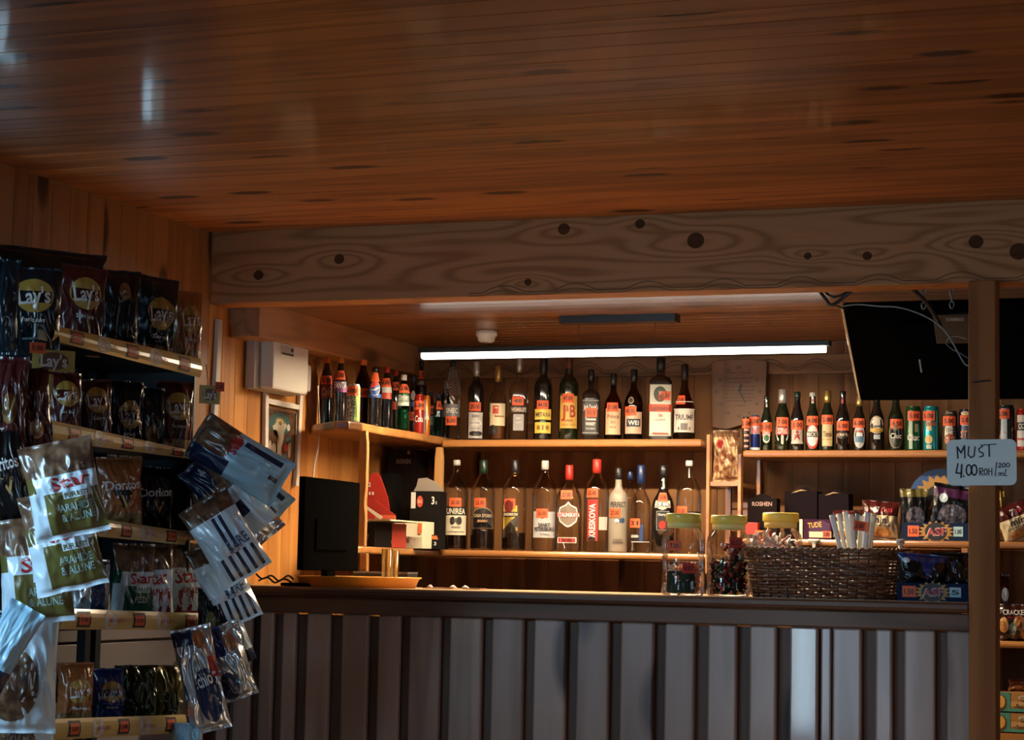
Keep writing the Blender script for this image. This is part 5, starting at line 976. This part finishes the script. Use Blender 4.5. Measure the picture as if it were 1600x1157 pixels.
# second shelf
rowbag(98, 636, 58, 110, lays(MAR, CHP, 'Sare Sare', .68), 'maroon crisp bag, first from left on the second shelf')
rowbag(146, 648, 56, 110, lays(MAR, MAR, 'Sare', .70), 'maroon crisp bag, second from left on the second shelf', roll=-3)
rowbag(196, 655, 52, 120, lays(BLKF, CHP, 'BBQ', .55), 'black crisp bag, third from left on the second shelf', wr=1.4)
rowbag(232, 660, 50, 110, plain(TEA, ('e', 0, .3, .4, .15, CHP), ('r', -1, 1, 0, .12, BLF)), 'dark blue-green bag with a brown picture on the second shelf')
rowbag(272, 655, 56, 118, lays(MAR, COK, 'Smantana', .66), 'dark maroon crisp bag with a pale picture at the right end of the second shelf', X=-2.66)
# third shelf
rowbag(186, 772, 70, 115, dori(ORF, CHP), 'orange tortilla chip bag with black top on the third shelf', roll=-3)
rowbag(238, 782, 64, 105, dori(BLKF, BLKF), 'black tortilla chip bag on the third shelf')
rowbag(285, 785, 54, 105, plain(BLKF, ('r', -1, 1, .8, 1, NAV)), 'plain dark bag at the right end of the third shelf')
rowbag(262, 745, 40, 50, plain(OLV, ('e', 0, .5, .4, .3, GLDF)), 'small olive and yellow packet lying behind the black tortilla bag', X=-2.78)
# fourth shelf
rowbag(140, 925, 60, 100, plain(SLV, ('r', -.2, .6, .1, .7, NAV)), 'silver and navy bag, first from left on the fourth shelf')
rowbag(206, 912, 66, 125, star(GRF, ['PIZZA'], txt=TW), 'white and green snack bag on the fourth shelf')
rowbag(240, 915, 62, 125, casc(), 'white bag with red stripes, left one of two on the fourth shelf', roll=-3, X=-2.67)
rowbag(288, 912, 66, 125, casc(), 'white bag with red stripes at the right end of the fourth shelf', X=-2.66)
rowbag(262, 878, 120, 40, plain(CHP2), 'brown snack bag lying behind the red-striped bags', X=-2.80)
# fifth shelf
rowbag(117, 1086, 58, 100, lays(ORF, CHP, 'Sare', .56), 'orange crisp bag, first from left on the fifth shelf')
rowbag(168, 1090, 48, 90, lays(BLF, BLF, 'Sare', .6), 'blue crisp bag, second from left on the fifth shelf')
rowbag(212, 1090, 66, 100, plain(DGR), 'dark green bag in the middle of the fifth shelf', wr=1.5)
rowbag(258, 1090, 54, 100, plain(OLV, ('e', 0, .4, .5, .2, DGR)), 'olive green bag at the right end of the fifth shelf', wr=1.5)
# near end, hanging one over the other
def near(u, v, wp, hp, Y, des, lab, yaw=24, **k): return bagpx(u, v, wp, hp, 1, Y, yaw, des, lab, gL, **k)
near(12, 640, 62, 165, -1.72, plain(MAR, ('e', .2, .5, .4, .15, CHP)), 'glossy maroon bag at the left edge beside the yellow hanger', wr=1.5)
near(50, 650, 60, 150, -1.66, plain(MAR, ('e', .3, .35, .35, .1, COK)), 'glossy maroon bag with biscuit picture left of the yellow strip', wr=1.5, roll=-6)
near(10, 745, 66, 160, -1.74, dori(BLKF, BLKF), 'black tortilla chip bag at the left edge of the frame', roll=-14)
near(100, 765, 115, 152, -1.92, star(OLV, ['ARAHIDE', '& ALUNE']), 'white and olive puffs bag, topmost of the hanging column', roll=-14, d=.07)
near(98, 845, 112, 160, -1.82, star(OLV, ['ARAHIDE', '& ALUNE']), 'white and olive puffs bag, second down the hanging column', roll=-14, d=.06)
near(55, 892, 112, 165, -1.73, star(OLV, ['ARAHIDE', '& ALUNE']), 'white and olive puffs bag, lowest of the hanging column', roll=-6, d=.07)
near(38, 1050, 104, 190, -1.66, plain(SKY, ('e', -.35, .40, .85, .30, CHP2), ('r', -1.1, .2, .85, 1.1, NAV)), 'large pale foil bag with a round brown picture, below the olive bags', yaw=30, wr=1.5, d=.09)
near(6, 1015, 60, 150, -1.80, plain(LGT, ('r', -1, 1, .0, .3, NAV)), 'pale blue bag tilted at the left edge, level with the fourth shelf', roll=28)
near(40, 1165, 90, 130, -1.60, plain(SKY, ('e', -.3, .5, .7, .35, CHP2)), 'pale bag at the bottom left corner', yaw=30, wr=1.4)
# far end
def far(u, v, wp, hp, Y, des, lab, yaw=26, **k): return bagpx(u, v, wp, hp, 1, Y, yaw, des, lab, gR, **k)
far(374, 718, 80, 158, -.86, star2(), 'pale blue bag tilted outwards, topmost at the far end of the rack', roll=-60, d=.07)
far(385, 762, 74, 140, -.74, star2(), 'pale blue bag just beneath the topmost at the far end', roll=-50)
far(362, 782, 78, 168, -.84, plain(SKY, ('r', -1.1, 1.1, .6, 1.1, CHP2), ('r', -1.1, 0., .7, 1.1, NAV), ('r', -.2, .3, .3, .45, NAV), ('r', -1.1, 1.1, 0, .12, SLV)), 'crumpled blue-grey bag, third down the far end', roll=-42, wr=1.6)
far(352, 842, 86, 140, -.90, sare(), 'white bag with navy stripes flaring out over the counter end', roll=-33, d=.07, wr=1.3)
far(350, 912, 76, 136, -.82, sare(), 'white bag with navy stripes directly below the flaring one', roll=-24, d=.07, wr=1.2)
far(364, 990, 44, 100, -.78, plain(SKY, ('r', -1, 1, 0, .2, NAV)), 'small pale bag hanging below the striped bags', roll=-22, wr=1.6)
far(358, 1035, 62, 120, -.84, plain(SLV, ('r', -1.1, .0, .6, 1.1, BLF), ('e', .3, .75, .3, .12, ORF), ('e', -.3, .2, .5, .18, NAV)), 'crumpled bright silver foil bag near the bottom of the far end', roll=-18, wr=2.)
far(314, 1062, 64, 165, -.92, chio(), 'silver bag with a dark blue oval, at the right end of the fifth shelf', roll=-14, wr=1.6, d=.06)
far(330, 965, 44, 90, -.84, plain(BLKF, ('e', 0, .4, .4, .2, OLV)), 'small black glossy bag between the striped and silver bags', wr=1.6)
far(292, 1160, 50, 60, -.92, plain(LGT), 'pale blue bag tip at the bottom beneath the lowest price strip', wr=1.3)
far(318, 765, 50, 150, -.80, plain(BLKF, ('r', -1, 1, .2, .5, CHP2)), 'dark bag behind the tilted ones at the end of the third shelf', roll=-20)
# pale panel behind the rack
g = G().box(XL+.012, XL+.05, -1.30, -.16, .0, .985, pm('panel_pale', (.20, .17, .17), .5)); g.box(XL+.012, XL+.056, -1.30, -.16, .992, 1.12, pm('panel_pale', (.20, .17, .17), .5))
pn = thing('panel_radiator', 'pale flat panel standing against the wall behind the rack', 'panel', (0, 0, 0)); g.build('panel', pn, bevel=.002)
# ------------------------------------------------------------------ monitor, tray, glasses and small things at the left of the counter
tr_ = on(1, 563, 755, .36); tl_ = on(2, 430, 739, tr_.z); br_ = on(1, 560, 893, .36)
dv = tl_-tr_; ang = math.atan2(-dv.y, -dv.x); Lm = .42
mn = thing('monitor', 'black flat monitor on the counter beside the orange tray, its back towards us', 'monitor', (tr_.x, tr_.y, br_.z), (0, 0, ang))
Hm = tr_.z-br_.z
G().box(-Lm, 0, 0, .02, 0, Hm, MT).box(-Lm+.08, -.10, -.006, 0, .06, Hm-.12, MT).build('screen_back', mn, bevel=.003)
zc = br_.z-CTZ
G().box(-Lm*.5-.03, -Lm*.5+.03, .0, .02, -zc+.01, 0, MT).build('stand_neck', mn); G().box(-Lm*.5-.10, -Lm*.5+.10, -.05, .12, -zc+.0005, -zc+.010, MT).build('stand_base', mn, bevel=.003)
pxtube('cable', [(400, 897), (410, 905), (424, 900), (436, 908), (450, 900), (458, 906)], .003, bc, 'black cable tangle on the counter under the monitor, upper loop', Y=.12)
pxtube('cable', [(404, 908), (418, 903), (430, 911), (444, 905), (456, 911)], .003, bc, 'black cable tangle on the counter under the monitor, lower loop', Y=.10)
TRY = pm('tray_orange', (.85, .38, .05), .4, coat=.2, bump=.05)
ty0, ty1 = on(1, 470, 908, .20), on(1, 651, 908, .20); tR = (ty1.x-ty0.x)/2; tx = (ty0.x+ty1.x)/2
g = G().lathe([(tR*.90, 0), (tR*.965, .026), (tR, .029), (tR, .032), (tR*.955, .031), (tR*.88, .004), (0, .004)], TRY, 64, cap1=False)
o = g.build('serving_tray'); o.location = (tx, .20, CTZ+.0004); tag(o, 'round orange plastic serving tray on the counter', 'tray')
GLS = glass('tumbler_glass', (.95, .95, .97), (.62, .62, .68)); [setattr(n.inputs['IOR'], 'default_value', 2.1) for n in GLS.node_tree.nodes if n.type == 'FRESNEL']
for (u, vt, wp, Yg, lab) in ((604, 858, 17, .16, 'narrow tall drinking glass on the orange tray, left one'), (616, 861, 14, .21, 'narrow tall drinking glass on the orange tray, right one')):
    p = on(1, u, 900, Yg); z0 = CTZ+.005; H_ = on(1, u, vt, Yg).z-z0; R_ = wp/2/scale_at(p)
    g = G()
    g.lathe([(R_*.8, 0), (R_*.86, .004), (R_*1.0, H_), (R_*.93, H_), (R_*.78, .012), (0, .010)], GLS, 28, cap1=False); o = g.build('drinking_glass'); o.location = (p.x, Yg, z0); tag(o, lab, 'glass', 'drinking glasses on the tray')
for i, (u, v, sx, lab) in enumerate(((672, 913, .008, 'small white scrap on the counter nearest the orange tray'), (708, 912, .010, 'upright white scrap on the counter, middle one'), (727, 914, .010, 'small white scrap on the counter furthest from the tray'))):
    p = on(1, u, v, .40); g = G(); random.seed(i)
    g.lathe([(sx*.7, 0), (sx, .004), (sx*.5, .009), (.0, .012)], pm('scrap_white', (.6, .58, .55), .5), 7, 1.3, .7, cap1=False); o = g.build('sweet_wrapper'); o.location = (p.x, .40, CTZ); tag(o, lab, 'wrapper', 'scraps on the counter')
for (u, wd, lab) in ((690, .05, 'flat brown card on the counter behind the scraps'), (743, .025, 'little pale paper slip lying on the counter right of the scraps')):
    p = on(1, u, 914, .36); o = G().box(-wd, wd, -.03, .03, 0, .003, pm('card_brown', (.35, .18, .09), .5)).build('paper_slip'); o.location = (p.x, .36, CTZ+.0003); tag(o, lab, 'paper')
p0, p1 = on(1, 556, 893, .52), on(1, 641, 893, .52)
kb = thing('cash_box', 'low black box with a thin silver rim behind the orange tray', 'box', (p0.x, .50, CTZ))
G().box(0, p1.x-p0.x, 0, .08, 0, p0.z-CTZ-.006, pm('box_black', (.02, .02, .02), .4)).build('body', kb); G().box(.0, p1.x-p0.x, -.002, .082, p0.z-CTZ-.005, p0.z-CTZ, pm('rim_silver', (.4, .38, .35), .3, .8)).build('rim', kb)
# ------------------------------------------------------------------ goods on the lower corner shelf (Z2)
CRM2 = pm('carton_cream', (.62, .58, .42), .5); BKC = pm('carton_black', (.006, .005, .005), .7, spec=.12); RDC = pm('carton_red', (.30, .02, .015), .4); BRC = pm('carton_dark_brown', (.008, .004, .003), .7, spec=.12)
boxpx('croissant_box', 616, 815, 661, .98, .10, Z2, CRM2, [('r', -.55, .35, .12, .52, (.68, .62, .52)), ('t', 'mini', -.3, .32, .24, (.12, .03, .02), .75), ('t', 'mini', -.75, .72, .22, (.12, .03, .02), .4), ('r', -.35, -.25, .55, .95, (.5, .06, .03)), ('r', .7, .95, .55, .95, (.6, .12, .03))], 'cream open carton of mini croissants on the lower corner shelf', 'box')
boxpx('croissant_box', 588, 818, 613, .80, .12, Z2, pm('carton_red2', (.42, .04, .025), .4), [('r', -.9, .8, .62, .95, (.5, .08, .04)), ('r', -.6, .3, .72, .90, (.55, .35, .2)), ('t', 'ROLL', -.1, .55, .14, (.62, .4, .35), 1.3), ('t', 'ROLL', .0, .25, .20, (.7, .5, .45), 1.6), ('r', .4, 1.0, .40, .9, (.03, .06, .2)), ('e', .75, .22, .3, .14, (.5, .45, .4))], 'red pack of filled rolls standing left of the cream croissant carton', 'box')
boxpx('dark_carton', 569, 816, 586, .66, .16, Z2, BKC, [('t', '7', -.2, .4, .2, (.25, .22, .2), .3)], 'narrow dark carton beside the front upright on the lower corner shelf', 'box')
pz = on(1, 600, 812, .72).z
o = G(); a, b = on(1, 566, 812, .70), on(1, 618, 812, .70)
o.box(a.x+.002, b.x-.002, .66, .95, Z2+(pz-Z2)-.006, pz-.001, pm('card_lid', (.50, .46, .32), .5)); tag(o.build('card_sheet'), 'pale flat card lying across the cartons under the red display', 'card')
# red slanted display
Yr = .78
def P2(u, v): q = on(1, u, v, Yr); return (q.x, q.z)
rd = thing('red_display_box', 'red slanted sweet display with white numbers on the lower corner shelf', 'display box', (0, 0, 0))
G().prism([P2(570, 812), P2(571, 756), P2(576, 741), P2(584, 738), P2(590, 744), P2(596, 760), P2(601, 775), P2(604, 790), P2(606, 812)], Yr+.02, Yr+.024, RDC, 1).build('back_card', rd)
G().prism([P2(584, 812), P2(586, 782), P2(590, 782), P2(622, 806), P2(622, 812)], Yr-.02, Yr-.017, RDC, 1).build('side_panel', rd)
G().prism([P2(590, 811), P2(592, 805), P2(622, 806), P2(622, 812)], Yr-.024, Yr-.0205, pm('display_front', (.60, .10, .05), .4), 1).build('front_strip', rd)
g = G(); f = lambda x, z, l: (x, Yr+.02-.0006*l, z)
a = P2(573, 757); g.text('12', f, P2(571, 757)[0]+.003, a[1], .014, TW, .016, 0, 1)
for u in (569, 574, 579): c_ = P2(u, 771); g.patch(f, c_[0]-.003, c_[0]+.003, c_[1]-.005, c_[1]+.005, TW, 1)
g.build('lettering', rd)
G().prism([P2(567, 788), P2(570, 786), P2(604, 809), P2(600, 813)], Yr-.03, Yr-.028, pm('leaflet', (.62, .60, .46), .5), 1).build('leaflet', rd)
# chocolate cartons and coffee cartons at the corner
t, W_, H_ = boxpx('chocolate_carton', 606, 703, 650, 1.28, .12, Z2, BRC, [('t', 'ROSHEN', .15, .88, .045, (.16, .12, .11), 1.0), ('e', .5, .97, .1, .02, (.25, .12, .05)), ('r', -.6, -.1, .42, .55, (.06, .01, .008)), ('t', 'dark', -.35, .48, .04, (.14, .06, .05), .4)], 'tall dark brown chocolate carton in the corner behind the coffee packs', 'box')
boxpx('chocolate_carton', 597, 740, 612, 1.18, .10, Z2, BKC, [('r', -.5, .5, .5, .7, (.08, .02, .01))], 'narrow black carton left of the tall dark brown one', 'box')
t, W_, H_ = boxpx('coffee_carton', 641, 768, 686, 1.12, .07, Z2, BKC, [('r', -.92, -.60, .70, .98, (.62, .60, .55)), ('e', -.30, .82, .22, .10, (.5, .08, .04)), ('t', 'IN', -.3, .82, .06, (.7, .5, .4), .25), ('t', '3', .62, .84, .13, (.7, .7, .68), .2), ('t', '1', .85, .80, .05, (.5, .5, .5), .06)], 'black instant coffee carton with an open grey lid, left of the liquor shelf upright', 'box')
g = G(); W2 = W_/2
g.prism([(-W2, H_), (-W2*.8, H_+.020), (-W2*.7, H_+.045), (-W2*.1, H_+.048), (W2*.6, H_+.032), (W2*1.05, H_+.004), (W2, H_)], .03, .032, pm('lid_grey', (.26, .23, .20), .6), 1); g.build('open_lid', t)
boxpx('coffee_box', 658, 836, 688, 1.06, .045, Z2, BKC, [('g', 0, .82, .8, .16, [(-1, -.6), (1, -1), (.8, .8), (-.2, .6), (-1, 1)], (.50, .14, .04)), ('t', '3', .5, .38, .24, (.7, .7, .68), .25), ('r', -.75, -.1, .18, .62, (.65, .38, .08)), ('t', '3.50', -.42, .40, .18, BLK, .5)], 'small black and orange coffee box with a yellow price card', 'box')
# ------------------------------------------------------------------ goods on the right shelves
def shelfbag(u, v0, v1, wp, Y, zb, des, lab, roll=0, d=.05, yaw=15, **k):
    vc = (v0+v1)/2; return bagpx(u, vc, wp, v1-v0, 1, Y, yaw, des, lab, 'bags on the right-hand shelves', roll=roll, d=d, **k)
COKB = (glass('cellophane', (.9, .85, .78), (.5, .4, .3)), [], [])
shelfbag(1135, 672, 753, 42, 1.32, ZCUB, plain(COK, ('r', -1.1, 1.1, .86, 1.1, mottled('photo_cookie_top', (.10, .04, .02), (.2, .12, .06), 50)), ('e', -.5, .72, .28, .08, REDF)), 'bag of mixed biscuits standing in the narrow shelf unit', d=.06, wr=1.8)
t, W_, H_ = boxpx('chocolate_box', 1168, 779, 1214, 1.26, .05, Z4, pm('carton_wine', (.006, .002, .002), .7, spec=.12), [('t', 'ROSHEN', .0, .86, .10, (.40, .26, .22), 1.35)], 'dark wine-red chocolate carton with pale capitals, left end of the lower right shelf', 'box')
g = G(); g.prism([(-W_*.32, H_), (-W_*.25, H_+.008), (-W_*.1, H_+.014), (W_*.1, H_+.014), (W_*.25, H_+.008), (W_*.32, H_)], .002, .004, pm('carton_wine', (.035, .01, .012), .4), 1); g.build('arched_flap', t)
boxpx('sweet_tray', 1164, 817, 1184, 1.21, .03, Z4, pm('tray_red', (.45, .03, .015), .4), [('r', -.9, .9, .0, .25, (.03, .01, .01))], 'small red carton in front of the wine-red chocolate carton', 'box')
q = on(1, 1185, 830, 1.195); g = G(); tagcard(g, lambda x, z, l: (x, -.0006*l, z), 0, 0, .030, .026, '5.00'); g.box(-.015, .015, .0002, .012, -.013, .013, C(*ORG)); o = g.build('price_card'); o.location = (q.x, 1.205, Z4+.0135); tag(o, 'orange price card between the middle and right yellow-lidded jars, on the shelf edge', 'price card')
for i, (u0, u1, vt, lab) in enumerate(((1226, 1277, 768, 'purple chocolate carton, left one of two'), (1279, 1326, 772, 'purple chocolate carton, right one of two'))):
    t, W_, H_ = boxpx('purple_carton', u0, vt, u1, 1.33, .08, Z4, pm('carton_purple', (.005, .001, .0035), .7, spec=.12), [('g', -.1, 1.0, .5, .04, [(-1, -1), (-.3, .2), (.2, 1), (1, .3), (.2, .4), (-.3, -.5)], (.45, .3, .12))], lab, 'box', 'purple cartons on the lower right shelf')
    g = G(); g.prism([(-W_*.2, H_), (0, H_+.012), (W_*.2, H_+.012), (W_*.38, H_)], .002, .004, pm('carton_purple', (.005, .001, .0035), .7, spec=.12), 1); g.build('arched_flap', t)
boxpx('chocolate_bar_box', 1256, 812, 1299, 1.23, .06, Z4, pm('box_violet', (.04, .008, .03), .7, spec=.12), [('g', .1, .55, .85, .42, [(-1, -.6), (-.4, .7), (.2, 1), (.9, .6), (1, -.2), (.2, -.5), (-.3, -1)], (.05, .01, .05)), ('t', 'TUDE', -.2, .72, .26, (.60, .36, .08), 1.0, .1), ('r', -.6, 1.0, .08, .38, (.70, .50, .34)), ('r', .40, .95, .10, .42, (.62, .10, .04)), ('t', '3.80', .67, .26, .2, BLK, .42)], 'violet bar box with gold lettering and an orange price card, below the purple cartons', 'box')
boxpx('cream_carton', 1249, 812, 1254, 1.24, .04, Z4, CRM2, [], 'narrow cream carton left of the violet bar box', 'box')
shelfbag(1322, 798, 843, 42, 1.27, Z4, mini7(), 'cream and maroon croissant bag behind the straws', yaw=12)
shelfbag(1375, 783, 842, 58, 1.25, Z4, mini7(), 'cream and maroon croissant bag between the straws and the seed tray', yaw=12, roll=3)
shelfbag(1428, 764, 838, 44, 1.27, Z4, plain(BLKF, ('r', -1, 1, .82, 1., OLV), ('e', .1, .4, .7, .22, mottled('seeds', (.02, .02, .03), (.14, .12, .15), 110))), 'black sunflower seed bag, left one in the upper seed tray', wr=.7, d=.03)
shelfbag(1486, 758, 838, 62, 1.29, Z4, plain(BLKF, ('r', -1, 1, .74, .92, PUR), ('e', .1, .4, .75, .22, mottled('seeds', (.02, .02, .03), (.14, .12, .15), 110)), ('e', -.5, .72, .22, .09, SKY)), 'black and purple sunflower seed bag, right one in the upper seed tray', roll=8, d=.03, wr=.7)
shelfbag(1440, 866, 932, 78, .06, CTZ, plain(BLKF, ('r', -1.1, 1.1, .82, 1., BLF), ('g', .2, .6, .35, .25, BLF), ('e', -.7, .82, .16, .06, SKY)), 'blue and black seed bag slumped in the counter seed tray', d=.04, roll=4)
shelfbag(1488, 864, 932, 66, .10, CTZ, plain(BLKF, ('e', .0, .75, .16, .06, NAV)), 'black seed bag in the counter seed tray next to the post', d=.04)
shelfbag(1590, 785, 843, 62, 1.26, Z4, mini7(), 'cream croissant bag right of the wooden post', roll=-22)
shelfbag(1562, 768, 843, 14, 1.33, Z4, plain(GLDF), 'yellowish packet edge just right of the wooden post', wr=1.)
shelfbag(1562, 898, 1003, 30, 1.33, Z5, plain(MAR, ('e', .5, .7, .4, .1, SKY)), 'tall maroon packet behind the cracker bag', wr=1.)
shelfbag(1582, 944, 1004, 56, 1.25, Z5, (pm('film_dark_brown', (.03, .010, .008), .25, coat=.6), [('e', -.55, .45, .28, .2, CCH), ('e', .35, .5, .35, .2, CCH), ('e', .7, .25, .3, .18, CCH), ('e', -.05, .35, .2, .18, mottled('figure_blue', (.05, .12, .10), (.3, .3, .25), 90))], [('CRACKERS', .15, .78, .13, TW, 1.5, 0), ('cu sare', .1, .66, .05, TR, .9, 0)]), 'dark cracker bag with square crackers on the shelf right of the post', d=.05, wr=.6)
for i, (v, lab) in enumerate(((1082, 'orange biscuit box with teal stripe, upper of two right of the post'), (1114, 'orange biscuit box with teal stripe, lower of two right of the post'))):
    zb_i = on(1, 1590, v+31, 1.22).z
    boxpx('biscuit_box', 1559, v, 1625, 1.22, .12, zb_i, pm('box_orange_brown', (.36, .17, .05), .4), [('r', -1, -.4, .0, 1., (.06, .22, .18)), ('e', -.85, .45, .28, .42, (.10, .05, .02)), ('e', -.85, .5, .20, .32, (.62, .32, .06)), ('r', -.4, 1, .0, .16, (.06, .25, .2)), ('e', .25, .74, .28, .13, (.5, .42, .3)), ('t', 'ALKA', .25, .74, .12, (.3, .15, .05), .4), ('t', 'ESMERALDA', .25, .42, .22, (.60, .38, .2), 1.2)], lab, 'box', 'biscuit boxes right of the post')
zsh = on(1, 1590, 1146, 1.22).z
G().box(-.95, .6, 1.2, YB-.03, zsh-.024, zsh-.002, W_shelf).build('shelf_board', sd)
shelfbag(1600, 1062, 1081, 50, 1.30, 0, plain(ORF), 'orange wrapper lying on top of the biscuit boxes', d=.03)
q = on(1, 1272, 846, 1.19)
hk = G(); hk.lathe([(.020, .004), (.020, 0), (.018, -.004), (.008, -.008), (.005, -.022), (.004, -.030)], MW, 16, 1, .5); o = hk.build('white_hook'); o.location = (q.x, 1.191, Z4-.004); tag(o, 'small white plastic hook on the shelf edge behind the basket', 'hook')
